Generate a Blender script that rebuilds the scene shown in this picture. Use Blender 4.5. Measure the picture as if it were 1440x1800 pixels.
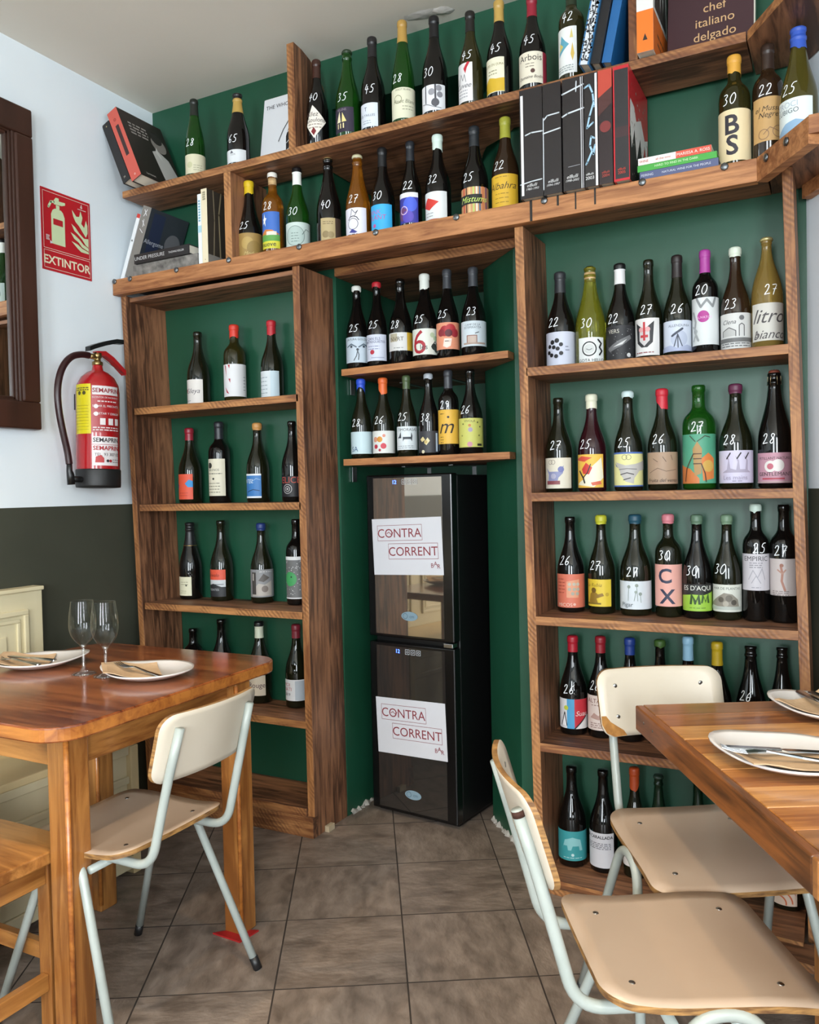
import bpy, bmesh, math, random
from mathutils import Vector, Matrix
from mathutils.geometry import tessellate_polygon
random.seed(7)
for o in list(bpy.data.objects):
    bpy.data.objects.remove(o, do_unlink=True)
SC = bpy.context.scene
COL = SC.collection
# ------------------------------------------------------------------ camera, world, light, exposure
cam_d = bpy.data.cameras.new('camera')
cam_o = bpy.data.objects.new('camera', cam_d)
COL.objects.link(cam_o)
cam_d.sensor_fit = 'HORIZONTAL'
cam_d.sensor_width = 36.0
cam_d.lens = 36.0 * 1451.3 / 1440.0
cam_d.clip_start = 0.02
RIGHT = Vector((0.8858, 0.4637, -0.0207))
DOWN = Vector((-0.0064, -0.0324, -0.9995))
FWD = Vector((-0.4640, 0.8854, -0.0269))
CAMPOS = Vector((1.697, -2.448, 1.25))
M = Matrix((RIGHT, -DOWN, -FWD)).transposed().to_4x4()
M.translation = CAMPOS
cam_o.matrix_world = M
SC.camera = cam_o

SC.view_settings.view_transform = 'Standard'
SC.view_settings.look = 'None'
SC.view_settings.gamma = 1.0
SC.view_settings.use_curve_mapping = False
SC.view_settings.exposure = 0.72

wd = bpy.data.worlds.new('daylight')
SC.world = wd
wd.use_nodes = True
wd.node_tree.nodes['Background'].inputs[0].default_value = (0.80, 0.90, 1.0, 1)
wd.node_tree.nodes['Background'].inputs[1].default_value = 1.0

def area(name, loc, rot, sx, sy, power, col):
    l = bpy.data.lights.new(name, 'AREA')
    l.shape = 'RECTANGLE'; l.size = sx; l.size_y = sy; l.energy = power; l.color = col
    o = bpy.data.objects.new(name, l)
    o.location = loc; o.rotation_euler = rot
    COL.objects.link(o)
    return o
# daylight entering through the street windows behind the camera and in the right wall
WIN = [(0.65, 1.65), (2.85, 3.85)]           # x ranges of the openings in the rear wall
for k, (a, b) in enumerate(WIN):
    area('window_daylight', ((a + b) / 2, -5.42, 1.55), (math.radians(90), 0, 0), b - a, 2.1, (100, 125)[k], (0.90, 0.96, 1.0))
RWALL_A = Vector((1.612, 0.22, 0)); RDIR = Vector((0.53, -0.848, 0)).normalized()
rw_mid = RWALL_A + RDIR * 3.4
area('side_window_daylight', (rw_mid.x + 0.10, rw_mid.y + 0.06, 1.6), (math.radians(90), 0, math.atan2(0.848, -0.53)), 0.9, 1.5, 62, (0.92, 0.97, 1.0))

# ------------------------------------------------------------------ materials
MATS = {}
def lin(c):
    c = c / 255.0
    return c / 12.92 if c <= 0.04045 else ((c + 0.055) / 1.055) ** 2.4
def rgb(h):
    if isinstance(h, str):
        return tuple(lin(int(h[i:i + 2], 16)) for i in (0, 2, 4))
    return h
def P(name, col, rough=0.5, metal=0.0, **kw):
    if name in MATS: return MATS[name]
    m = bpy.data.materials.new(name); m.use_nodes = True
    bs = m.node_tree.nodes['Principled BSDF']
    bs.inputs['Base Color'].default_value = (*rgb(col), 1)
    bs.inputs['Roughness'].default_value = rough
    bs.inputs['Metallic'].default_value = metal
    for k, v in kw.items():
        bs.inputs[k].default_value = v
    MATS[name] = m
    return m
def ink(h, rough=0.55):
    c = rgb(h)
    return P('print_' + h, tuple(v * 0.92 for v in c), rough)
def noisy(name, c1, c2, scale=6.0, rough=0.6, bump=0.1, stretch=(1, 1, 1), detail=5.0, dist=0.0, bscale=None, per_obj=False, lo=0.3, hi=0.7, coat=0.0, metal=0.0):
    if name in MATS: return MATS[name]
    m = bpy.data.materials.new(name); m.use_nodes = True
    nt = m.node_tree; N = nt.nodes; L = nt.links
    bs = N['Principled BSDF']
    tc = N.new('ShaderNodeTexCoord')
    mp = N.new('ShaderNodeMapping'); mp.inputs['Scale'].default_value = stretch
    L.new(tc.outputs['Object'], mp.inputs['Vector'])
    if per_obj:
        oi = N.new('ShaderNodeObjectInfo')
        mu = N.new('ShaderNodeMath'); mu.operation = 'MULTIPLY'; mu.inputs[1].default_value = 37.0
        L.new(oi.outputs['Random'], mu.inputs[0])
        cb = N.new('ShaderNodeCombineXYZ')
        for i in range(3): L.new(mu.outputs[0], cb.inputs[i])
        L.new(cb.outputs[0], mp.inputs['Location'])
    nz = N.new('ShaderNodeTexNoise')
    nz.inputs['Scale'].default_value = scale; nz.inputs['Detail'].default_value = detail
    nz.inputs['Distortion'].default_value = dist
    L.new(mp.outputs[0], nz.inputs['Vector'])
    cr = N.new('ShaderNodeValToRGB')
    cr.color_ramp.elements[0].position = lo; cr.color_ramp.elements[1].position = hi
    cr.color_ramp.elements[0].color = (*rgb(c1), 1); cr.color_ramp.elements[1].color = (*rgb(c2), 1)
    L.new(nz.outputs['Fac'], cr.inputs[0])
    L.new(cr.outputs[0], bs.inputs['Base Color'])
    bs.inputs['Roughness'].default_value = rough
    bs.inputs['Metallic'].default_value = metal
    if coat:
        bs.inputs['Coat Weight'].default_value = coat; bs.inputs['Coat Roughness'].default_value = 0.15
    if bump:
        n2 = N.new('ShaderNodeTexNoise'); n2.inputs['Scale'].default_value = bscale or scale * 4; n2.inputs['Detail'].default_value = 3
        L.new(mp.outputs[0], n2.inputs['Vector'])
        bp = N.new('ShaderNodeBump'); bp.inputs['Strength'].default_value = bump; bp.inputs['Distance'].default_value = 0.004
        L.new(n2.outputs['Fac'], bp.inputs['Height']); L.new(bp.outputs[0], bs.inputs['Normal'])
    MATS[name] = m
    return m
def wood(name, dark, light, axis='x', rough=0.55, coat=0.0, grain=14.0, saw=0.0, knots=True):
    """plank: long streaky grain along axis, occasional knots, optional diagonal saw marks"""
    if name in MATS: return MATS[name]
    m = bpy.data.materials.new(name); m.use_nodes = True
    nt = m.node_tree; N = nt.nodes; L = nt.links
    bs = N['Principled BSDF']
    tc = N.new('ShaderNodeTexCoord')
    oi = N.new('ShaderNodeObjectInfo')
    mu = N.new('ShaderNodeMath'); mu.operation = 'MULTIPLY'; mu.inputs[1].default_value = 53.0
    L.new(oi.outputs['Random'], mu.inputs[0])
    cb = N.new('ShaderNodeCombineXYZ')
    for i in range(3): L.new(mu.outputs[0], cb.inputs[i])
    ad = N.new('ShaderNodeVectorMath'); ad.operation = 'ADD'
    L.new(tc.outputs['Object'], ad.inputs[0]); L.new(cb.outputs[0], ad.inputs[1])
    st = {'x': (0.09, 1, 1), 'y': (1, 0.09, 1), 'z': (1, 1, 0.09)}[axis]
    mp = N.new('ShaderNodeMapping'); mp.inputs['Scale'].default_value = st
    L.new(ad.outputs[0], mp.inputs['Vector'])
    n1 = N.new('ShaderNodeTexNoise'); n1.inputs['Scale'].default_value = grain * 4.0; n1.inputs['Detail'].default_value = 7; n1.inputs['Roughness'].default_value = 0.62
    n1.inputs['Distortion'].default_value = 0.6
    L.new(mp.outputs[0], n1.inputs['Vector'])
    n2 = N.new('ShaderNodeTexNoise'); n2.inputs['Scale'].default_value = 5.0; n2.inputs['Detail'].default_value = 2
    L.new(mp.outputs[0], n2.inputs['Vector'])
    mx = N.new('ShaderNodeMath'); mx.operation = 'MULTIPLY_ADD'; mx.inputs[1].default_value = 0.42
    L.new(n2.outputs['Fac'], mx.inputs[0])
    hf = N.new('ShaderNodeMath'); hf.operation = 'MULTIPLY'; hf.inputs[1].default_value = 0.58
    L.new(n1.outputs['Fac'], hf.inputs[0]); L.new(hf.outputs[0], mx.inputs[2])
    cr = N.new('ShaderNodeValToRGB')
    cr.color_ramp.elements[0].position = 0.41; cr.color_ramp.elements[1].position = 0.58
    cr.color_ramp.elements[0].color = (*rgb(dark), 1); cr.color_ramp.elements[1].color = (*rgb(light), 1)
    L.new(mx.outputs[0], cr.inputs[0])
    out = cr.outputs[0]
    if knots:
        vo = N.new('ShaderNodeTexVoronoi'); vo.inputs['Scale'].default_value = 3.1
        mp2 = N.new('ShaderNodeMapping'); mp2.inputs['Scale'].default_value = {'x': (.55, 1, 1), 'y': (1, .55, 1), 'z': (1, 1, .55)}[axis]
        L.new(ad.outputs[0], mp2.inputs['Vector']); L.new(mp2.outputs[0], vo.inputs['Vector'])
        kr = N.new('ShaderNodeValToRGB'); kr.color_ramp.elements[0].position = 0.03; kr.color_ramp.elements[1].position = 0.13
        kr.color_ramp.elements[0].color = (1, 1, 1, 1); kr.color_ramp.elements[1].color = (0, 0, 0, 1)
        L.new(vo.outputs['Distance'], kr.inputs[0])
        mk = N.new('ShaderNodeMix'); mk.data_type = 'RGBA'
        L.new(kr.outputs[0], mk.inputs[0]); L.new(out, mk.inputs[6])
        d = rgb(dark); mk.inputs[7].default_value = (d[0] * .35, d[1] * .3, d[2] * .3, 1)
        out = mk.outputs[2]
    bumpsrc = n1.outputs['Fac']
    if saw:
        wv = N.new('ShaderNodeTexWave'); wv.wave_type = 'BANDS'; wv.bands_direction = 'DIAGONAL'
        wv.inputs['Scale'].default_value = 34.0; wv.inputs['Distortion'].default_value = 4.5; wv.inputs['Detail'].default_value = 2
        wv.inputs['Detail Scale'].default_value = 0.7
        L.new(ad.outputs[0], wv.inputs['Vector'])
        n3 = N.new('ShaderNodeTexNoise'); n3.inputs['Scale'].default_value = 9.0
        L.new(ad.outputs[0], n3.inputs['Vector'])
        r3 = N.new('ShaderNodeValToRGB'); r3.color_ramp.elements[0].position = .42; r3.color_ramp.elements[1].position = .58
        L.new(n3.outputs['Fac'], r3.inputs[0])
        ml = N.new('ShaderNodeMath'); ml.operation = 'MULTIPLY'
        L.new(wv.outputs['Fac'], ml.inputs[0]); L.new(r3.outputs[0], ml.inputs[1])
        m3 = N.new('ShaderNodeMath'); m3.operation = 'MULTIPLY'; m3.inputs[1].default_value = saw
        L.new(ml.outputs[0], m3.inputs[0])
        mk2 = N.new('ShaderNodeMix'); mk2.data_type = 'RGBA'
        L.new(m3.outputs[0], mk2.inputs[0]); L.new(out, mk2.inputs[6])
        d = rgb(dark); mk2.inputs[7].default_value = (d[0] * .55, d[1] * .5, d[2] * .5, 1)
        out = mk2.outputs[2]; bumpsrc = ml.outputs[0]
    L.new(out, bs.inputs['Base Color'])
    bs.inputs['Roughness'].default_value = rough
    if coat:
        bs.inputs['Coat Weight'].default_value = coat; bs.inputs['Coat Roughness'].default_value = 0.12
    bp = N.new('ShaderNodeBump'); bp.inputs['Strength'].default_value = 0.25; bp.inputs['Distance'].default_value = 0.002
    L.new(bumpsrc, bp.inputs['Height']); L.new(bp.outputs[0], bs.inputs['Normal'])
    MATS[name] = m
    return m
WD = {a: wood('shelf_wood_shaded_' + a, '482c1c', '98694a', a) for a in 'xyz'}  # sides and undersides: same wood as the front edges, shade put into the colour
WS = {a: wood('sawn_wood_lit_' + a, '714324', 'b47e4c', a, saw=0.6, knots=False) for a in 'xyz'}  # front edges: saw marks, plus the light falling on them put into the colour
WB = wood('beam_wood', '7e4b27', 'b67d4e', 'x')
GREEN = noisy('green_paint', '15452f', '1a4e39', 3.0, 0.42, 0.06, bscale=30)
WHITE = noisy('white_plaster', 'dbe6ee', 'e6eef3', 2.0, 0.75, 0.08, bscale=24)
DADO = noisy('dado_paint', '3b3d33', '43453a', 3.0, 0.5, 0.06, bscale=26)
CEIL = noisy('ceiling_plaster', 'ded9cd', 'e4dfd4', 1.6, 0.8, 0.1, bscale=18)

# ------------------------------------------------------------------ object helpers
def link(name, me, parent=None, loc=None, rot=None):
    o = bpy.data.objects.new(name, me)
    COL.objects.link(o)
    if parent is not None: o.parent = parent
    if loc is not None: o.location = loc
    if rot is not None: o.rotation_euler = rot
    return o
def tag(o, label, cat, group=None, kind=None):
    if label: o['label'] = label
    if cat: o['category'] = cat
    if group: o['group'] = group
    if kind: o['kind'] = kind
    return o
def thing(name, label, cat, loc=(0, 0, 0), rz=0.0, group=None):
    o = bpy.data.objects.new(name, None); COL.objects.link(o)
    o.empty_display_size = 0.05
    o.location = loc; o.rotation_euler = (0, 0, rz)
    return tag(o, label, cat, group)
def mesh(name, verts, faces, mats, parent=None, smooth=False, fmat=None, loc=None, rot=None, fix=True):
    me = bpy.data.meshes.new(name)
    me.from_pydata([tuple(v) for v in verts], [], faces)
    if not isinstance(mats, (list, tuple)): mats = [mats]
    for m in mats: me.materials.append(m)
    if fmat:
        for p, i in zip(me.polygons, fmat): p.material_index = i
    if fix:
        bm = bmesh.new(); bm.from_mesh(me); bmesh.ops.recalc_face_normals(bm, faces=bm.faces); bm.to_mesh(me); bm.free()
    if smooth:
        for p in me.polygons: p.use_smooth = True
    me.update()
    return link(name, me, parent, loc, rot)
def box(name, x0, x1, y0, y1, z0, z1, mat, parent=None, bev=0.0, front=None, sh0=0.0, sh1=0.0, loc=None, rot=None):
    """box; front = material for the -Y face; sh0/sh1 = x shift of bottom/top (a racked upright)"""
    bm = bmesh.new()
    V = [bm.verts.new((x + (sh1 if z == z1 else sh0), y, z)) for z in (z0, z1) for y in (y0, y1) for x in (x0, x1)]
    for f in ((0, 2, 3, 1), (4, 5, 7, 6), (0, 1, 5, 4), (2, 6, 7, 3), (0, 4, 6, 2), (1, 3, 7, 5)):
        bm.faces.new([V[i] for i in f])
    bmesh.ops.recalc_face_normals(bm, faces=bm.faces)
    if bev:
        bmesh.ops.bevel(bm, geom=list(bm.edges), offset=bev, segments=2, affect='EDGES', profile=0.5)
    me = bpy.data.meshes.new(name)
    bm.to_mesh(me); bm.free()
    me.materials.append(mat)
    if front is not None:
        me.materials.append(front)
        for p in me.polygons:
            if p.normal.y < -0.6: p.material_index = 1
    return link(name, me, parent, loc, rot)
def prism(name, pts, z0, z1, mat, parent=None, side=None, bev=0.0, loc=None, rot=None, smooth=False):
    """vertical prism over a plan polygon"""
    n = len(pts)
    v = [(x, y, z0) for x, y in pts] + [(x, y, z1) for x, y in pts]
    f = [tuple(range(n - 1, -1, -1)), tuple(range(n, 2 * n))] + [(i, (i + 1) % n, n + (i + 1) % n, n + i) for i in range(n)]
    mats = [mat] + ([side] if side else [])
    o = mesh(name, v, f, mats, parent, fmat=[0, 0] + [1 if side else 0] * n, loc=loc, rot=rot)
    if bev:
        bm = bmesh.new(); bm.from_mesh(o.data)
        bmesh.ops.bevel(bm, geom=[e for e in bm.edges if abs(e.verts[0].co.z - e.verts[1].co.z) < 1e-6], offset=bev, segments=2, affect='EDGES', profile=0.5)
        bm.to_mesh(o.data); bm.free()
    return o
def lathe_data(prof, n=32, cx=0.0, cy=0.0, cz=0.0, closed=False):
    v, f = [], []
    m = len(prof)
    for r, z in prof:
        for k in range(n):
            a = 2 * math.pi * k / n
            v.append((cx + r * math.cos(a), cy + r * math.sin(a), cz + z))
    for i in range(m - 1):
        for k in range(n):
            k2 = (k + 1) % n
            f.append((i * n + k, i * n + k2, (i + 1) * n + k2, (i + 1) * n + k))
    if closed:
        for k in range(n):
            k2 = (k + 1) % n
            f.append(((m - 1) * n + k, (m - 1) * n + k2, k2, k))
    else:
        f.append(tuple(range(n - 1, -1, -1)))
        f.append(tuple((m - 1) * n + k for k in range(n)))
    return v, f
def lathe(name, prof, mat, parent=None, n=32, loc=None, rot=None, closed=False):
    v, f = lathe_data(prof, n, closed=closed)
    return mesh(name, v, f, mat, parent, smooth=True, loc=loc, rot=rot)
def fillet(pts, r, seg=6):
    """round the corners of a polyline"""
    P_ = [Vector(p) for p in pts]
    out = [P_[0]]
    for i in range(1, len(P_) - 1):
        a, b, c = P_[i - 1], P_[i], P_[i + 1]
        u = (a - b); w = (c - b)
        d = min(r, u.length * .49, w.length * .49)
        p0 = b + u.normalized() * d; p1 = b + w.normalized() * d
        for k in range(seg + 1):
            t = k / seg
            out.append(p0 * (1 - t) ** 2 + b * 2 * t * (1 - t) + p1 * t * t)
    out.append(P_[-1])
    return out
def tube_data(pts, rad, n=10):
    pts = [Vector(p) for p in pts]
    rads = rad if isinstance(rad, (list, tuple)) else [rad] * len(pts)
    v, f = [], []
    t0 = (pts[1] - pts[0]).normalized()
    up = Vector((0, 0, 1)) if abs(t0.z) < .9 else Vector((1, 0, 0))
    nrm = t0.cross(up).normalized()
    for i, p in enumerate(pts):
        if i == 0: t = t0
        elif i == len(pts) - 1: t = (pts[i] - pts[i - 1]).normalized()
        else: t = ((pts[i + 1] - pts[i]).normalized() + (pts[i] - pts[i - 1]).normalized()).normalized()
        nrm = (nrm - t * nrm.dot(t)).normalized()
        bi = t.cross(nrm)
        for k in range(n):
            a = 2 * math.pi * k / n
            v.append(p + (nrm * math.cos(a) + bi * math.sin(a)) * rads[i])
    for i in range(len(pts) - 1):
        for k in range(n):
            k2 = (k + 1) % n
            f.append((i * n + k, i * n + k2, (i + 1) * n + k2, (i + 1) * n + k))
    f.append(tuple(range(n - 1, -1, -1))); f.append(tuple((len(pts) - 1) * n + k for k in range(n)))
    return v, f
def tube(name, pts, rad, mat, parent=None, n=10, loc=None):
    v, f = tube_data(pts, rad, n)
    return mesh(name, v, f, mat, parent, smooth=True, loc=loc)
# ------------------------------------------------------------------ flat print: lettering and shapes as thin geometry
TXT = {}
def text_tris(s):
    """triangles of a word in Blender's built-in face: height of a capital = 1, centred on x, baseline 0"""
    if s in TXT: return TXT[s]
    cu = bpy.data.curves.new('lettering', 'FONT'); cu.body = s.lstrip('*'); cu.resolution_u = 3
    if s[0] == '*': cu.offset = 0.022
    o = bpy.data.objects.new('lettering', cu); COL.objects.link(o)
    dg = bpy.context.evaluated_depsgraph_get()
    me = o.evaluated_get(dg).to_mesh()
    me.calc_loop_triangles()
    V = [(v.co.x, v.co.y) for v in me.vertices]
    T = [tuple(V[i] for i in t.vertices) for t in me.loop_triangles]
    o.evaluated_get(dg).to_mesh_clear()
    bpy.data.objects.remove(o, do_unlink=True); bpy.data.curves.remove(cu)
    if T:
        xs = [p[0] for t in T for p in t]; cx = (min(xs) + max(xs)) / 2
        k = 1 / 0.69
        T = [tuple(((x - cx) * k, y * k) for x, y in t) for t in T]
        w = (max(xs) - min(xs)) * k
    else: w = 0
    TXT[s] = (T, w)
    return TXT[s]
def poly_tris(pts):
    return [tuple(pts[i] for i in t) for t in tessellate_polygon([[Vector((x, y, 0)) for x, y in pts]])]
def disc_tris(u, v, r, n=20, rx=None):
    rx = rx or r
    c = [(u + rx * math.cos(2 * math.pi * k / n), v + r * math.sin(2 * math.pi * k / n)) for k in range(n)]
    return [((u, v), c[k], c[(k + 1) % n]) for k in range(n)]
def ring_tris(u, v, r, w, n=28):
    T = []
    for k in range(n):
        a, b = 2 * math.pi * k / n, 2 * math.pi * (k + 1) / n
        q = [(u + rr * math.cos(t), v + rr * math.sin(t)) for rr, t in ((r - w / 2, a), (r + w / 2, a), (r + w / 2, b), (r - w / 2, b))]
        T += [(q[0], q[1], q[2]), (q[0], q[2], q[3])]
    return T
def stroke_tris(pts, w):
    T = []
    for (x0, y0), (x1, y1) in zip(pts, pts[1:]):
        dx, dy = x1 - x0, y1 - y0; l = math.hypot(dx, dy) or 1e-6
        nx, ny = -dy / l * w / 2, dx / l * w / 2
        a, b, c, d = (x0 + nx, y0 + ny), (x0 - nx, y0 - ny), (x1 - nx, y1 - ny), (x1 + nx, y1 + ny)
        T += [(a, b, c), (a, c, d)]
    for x, y in pts: T += disc_tris(x, y, w / 2, 6)
    return T
def refine(T, lim):
    out = []; st = list(T)
    while st:
        t = st.pop()
        e = [(math.dist(t[i], t[(i + 1) % 3]), i) for i in range(3)]
        l, i = max(e)
        if l <= lim: out.append(t); continue
        a, b, c = t[i], t[(i + 1) % 3], t[(i + 2) % 3]
        m = ((a[0] + b[0]) / 2, (a[1] + b[1]) / 2)
        st += [(a, m, c), (m, b, c)]
    return out
DIG = {'0': [[(.5, 1), (.15, .8), (0, .4), (.2, .05), (.5, .02), (.8, .3), (.85, .7), (.6, .98), (.45, .97)]],
 '1': [[(.2, .75), (.55, 1), (.5, 0)]],
 '2': [[(.05, .75), (.2, .97), (.55, .98), (.65, .75), (.4, .35), (.0, .0), (.3, .06), (.85, .1)]],
 '3': [[(.1, .92), (.5, 1), (.7, .8), (.3, .55), (.7, .4), (.6, .08), (.1, .05)]],
 '4': [[(.4, 1), (.02, .4), (.85, .45)], [(.62, .75), (.5, -.05)]],
 '5': [[(.85, 1), (.35, .98), (.2, .6), (.6, .6), (.75, .3), (.5, .03), (.05, .08)]],
 '6': [[(.75, .98), (.3, .7), (.08, .3), (.3, .02), (.7, .12), (.7, .42), (.35, .45), (.12, .25)]],
 '7': [[(.05, .92), (.85, 1), (.45, .5), (.3, -.02)], [(.2, .5), (.72, .55)]],
 '8': [[(.7, .85), (.35, 1), (.15, .8), (.6, .45), (.7, .15), (.35, .0), (.1, .2), (.6, .6), (.7, .85)]],
 '9': [[(.75, .75), (.4, .98), (.1, .7), (.4, .5), (.75, .75), (.7, .3), (.45, .0)]]}
def flat_print(name, groups, mats, frame, parent):
    """groups: list of (tris2d, material index); frame(x, y, layer) -> 3-D point"""
    v, f, fm = [], [], []
    for layer, (T, mi) in enumerate(groups):
        for t in T:
            i = len(v)
            v += [frame(x, y, layer) for x, y in t]
            f.append((i, i + 1, i + 2)); fm.append(mi)
    if not f: return None
    return mesh(name, v, f, mats, parent, fmat=fm, fix=False)
def art_groups(art, w, h, lim=None, full=None):
    """art DSL -> groups. u in -1..1 over half width w, v in 0..1 over height h"""
    groups, mats, idx = [], [], {}
    def mi(c):
        if c not in idx: idx[c] = len(mats); mats.append(ink(c))
        return idx[c]
    rnd = random.Random(len(art) * 7 + int(h * 1e4))
    def U(u): return u * w if abs(u) < .999 or full is None else math.copysign(full, u)
    for e in art:
        k = e[0]
        if k == 'R': T = poly_tris([(U(e[1]), e[2] * h), (U(e[3]), e[2] * h), (U(e[3]), e[4] * h), (U(e[1]), e[4] * h)]); c = e[5]
        elif k == 'P': T = poly_tris([(U(x), y * h) for x, y in e[1]]); c = e[2]
        elif k == 'D': T = disc_tris(e[1] * w, e[2] * h, e[3] * h); c = e[4]
        elif k == 'O':
            T = [t for t in ring_tris(e[1] * w, e[2] * h, e[3] * h, e[4] * h) if all(0 <= p[1] <= h and abs(p[0]) <= (full or w) for p in t)]; c = e[5]
        elif k == 'S': T = stroke_tris([(x * w, y * h) for x, y in e[1]], e[2] * h); c = e[3]
        elif k == 'T':
            T0, tw = text_tris(e[1]); s = e[4] * h
            if tw * s > 1.9 * w: s = 1.9 * w / tw
            u0 = min(max(e[2] * w, -w * .97 + tw * s / 2), w * .97 - tw * s / 2)
            sh = e[6] if len(e) > 6 else 0
            T = [tuple((u0 + (x + sh * (y - .4)) * s, e[3] * h + (y - .5) * s) for x, y in t) for t in T0]; c = e[5]
        elif k == 'L':
            T = []
            for i in range(e[4]):
                y = (e[3] - i * e[5]) * h; x = e[1] * w; end = e[2] * w
                while x < end:
                    l = min(rnd.uniform(.05, .16) * w * 2, end - x)
                    T += poly_tris([(x, y - .012 * h), (x + l, y - .012 * h), (x + l, y + .012 * h), (x, y + .012 * h)]); x += l + .03 * w * 2
            c = e[6]
        elif k == 'NS':
            T = []
            for i in range(e[1]):
                T += disc_tris(rnd.uniform(-.95, .95) * w, rnd.uniform(.05, .9) * h, rnd.uniform(.006, .016) * h, 6)
            c = e[2]
        if lim: T = refine(T, lim)
        groups.append((T, mi(c)))
    return groups, mats
def planar(origin, ux, uy, nrm, step=0.00025, base=0.0006):
    o, a, b, n = Vector(origin), Vector(ux).normalized(), Vector(uy).normalized(), Vector(nrm).normalized()
    return lambda x, y, l: o + a * x + b * y + n * (base + step * l)
# ------------------------------------------------------------------ room shell
ZC = 2.88
YB = 0.22
XL = -0.90
RA_, RB_ = RWALL_A, RWALL_A + RDIR * 6.6
YR = -5.35
GROUT = noisy('grout', '2e2722', '3a322c', 20, 0.9, 0.2)
TILE = noisy('floor_tile', '5c5047', '96877b', 12.0, 0.42, 0.5, (1, 1.8, 1), 10, 0.4, 40, per_obj=True, lo=.25, hi=.75)
floor = box('floor', XL - .3, 5.6, YR - .3, 1.1, -0.12, -0.0008, GROUT); floor['kind'] = 'structure'
TU = Vector((0.5106, -0.8598)); TV = Vector((0.8598, 0.5106)); T0 = Vector((0.541, -0.344)); PITCH = 0.3365
tm = None
def in_room(p):
    if p.y > YB:
        return -.25 < p.x < .85 and p.y < .95
    if p.x < XL - .2 or p.y < YR - .1: return False
    d = (p.x - RA_.x) * .848 + (p.y - RA_.y) * .53
    return d < .22
half = PITCH / 2 - 0.0022
for i in range(-8, 22):
    for j in range(-16, 16):
        c = T0 + TU * PITCH * (i + .5) + TV * PITCH * (j + .5)
        if not in_room(c): continue
        if tm is None:
            bm = bmesh.new()
            vs = [bm.verts.new((sx * half, sy * half, z)) for z in (-.008, 0) for sx, sy in ((-1, -1), (1, -1), (1, 1), (-1, 1))]
            for f in ((3, 2, 1, 0), (4, 5, 6, 7), (0, 1, 5, 4), (1, 2, 6, 5), (2, 3, 7, 6), (3, 0, 4, 7)): bm.faces.new([vs[q] for q in f])
            tm = bpy.data.meshes.new('tile'); bm.to_mesh(tm); bm.free(); tm.materials.append(TILE); tm.materials.append(GROUT)
            for p_ in tm.polygons: p_.material_index = 0 if p_.normal.z > .5 else 1
        o = link('tile', tm, floor, (c.x, c.y, 0), (random.uniform(-.002, .002), random.uniform(-.002, .002), math.atan2(TU.y, TU.x) + random.choice((0, math.pi / 2, math.pi))))
# back wall with its niche (old doorway): plan runs left to right
ZN = 2.69
wall_back = box('wall_back', XL - .12, 0.005, YB, 1.0, -.02, ZC + .1, GREEN); wall_back['kind'] = 'structure'
prism('niche_jamb', [(.715, YB), (.62, .318), (.522, .425), (.50, .74), (.50, 1.0), (2.4, 1.0), (2.4, YB)], -.02, ZC + .1, GREEN, wall_back)
box('niche_back', .0045, .501, .74, 1.0, -.02, ZC + .1, GREEN, wall_back)
box('niche_lintel', .0045, .7155, YB, .75, ZN, ZC + .1, GREEN, wall_back)
wall_left = box('wall_left', XL - .2, XL, YR, 1.0, 1.217, ZC + .1, WHITE); wall_left['kind'] = 'structure'
box('dado', XL - .2, XL + .0015, YR, 1.0, -.02, 1.217, DADO, wall_left)
# right wall (angled) with a side window
def rw(s, d): 
    p = RA_ + RDIR * s + Vector((.848, .53, 0)) * d
    return (p.x, p.y)
def rwall(name, s0, s1, z0, z1, mat, parent=None, d0=0.0, d1=.2):
    return prism(name, [rw(s0, d0), rw(s1, d0), rw(s1, d1), rw(s0, d1)], z0, z1, mat, parent)
wall_right = rwall('wall_right', 0, 2.6, 1.231, ZC + .1, WHITE); wall_right['kind'] = 'structure'
rwall('dado', 0, 6.6, -.02, .85, DADO, wall_right, -.0015); rwall('dado', 0, 2.6, .85, 1.231, DADO, wall_right, -.0015)
rwall('window_pier', 2.6, 2.95, .85, ZC + .1, WHITE, wall_right); rwall('window_pier', 3.85, 4.2, .85, ZC + .1, WHITE, wall_right)
rwall('window_head', 2.6, 4.2, 2.4, ZC + .1, WHITE, wall_right); rwall('wall_panel', 4.2, 6.6, .85, ZC + .1, WHITE, wall_right)
wall_rear = box('wall_rear', XL, WIN[0][0], YR - .2, YR, 0, ZC + .1, WHITE); wall_rear['kind'] = 'structure'
box('pier', WIN[0][1], WIN[1][0], YR - .2, YR, 0, ZC + .1, WHITE, wall_rear)
box('pier', WIN[1][1], 5.5, YR - .2, YR, 0, ZC + .1, WHITE, wall_rear)
for a, b in WIN:
    box('window_breast', a, b, YR - .2, YR, 0, .5, DADO, wall_rear); box('window_head', a, b, YR - .2, YR, 2.6, ZC + .1, WHITE, wall_rear)
FRM = P('window_frame_paint', '3a2c22', .5)
for n, (a, b) in enumerate(WIN):
    w = box('window_%d' % (n + 1), a, b, YR - .12, YR - .06, .5, .56, FRM); w['kind'] = 'structure'
    box('window_frame', a, b, YR - .12, YR - .06, 2.54, 2.6, FRM, w)
    for x in (a, (a + b) / 2 - .03, b - .06): box('window_frame', x, x + .06, YR - .12, YR - .06, .56, 2.54, FRM, w)
w3 = rwall('window_3', 2.95, 3.85, .85, .9, FRM, None, .05, .1); w3['kind'] = 'structure'
rwall('window_frame', 2.95, 3.85, 2.35, 2.4, FRM, w3, .05, .1)
for s in (2.95, 3.375, 3.80): rwall('window_frame', s, s + .05, .9, 2.35, FRM, w3, .05, .1)
ceiling = box('ceiling', XL - .3, 5.8, YR - .4, 1.1, ZC, ZC + .15, CEIL); ceiling['kind'] = 'structure'
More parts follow.
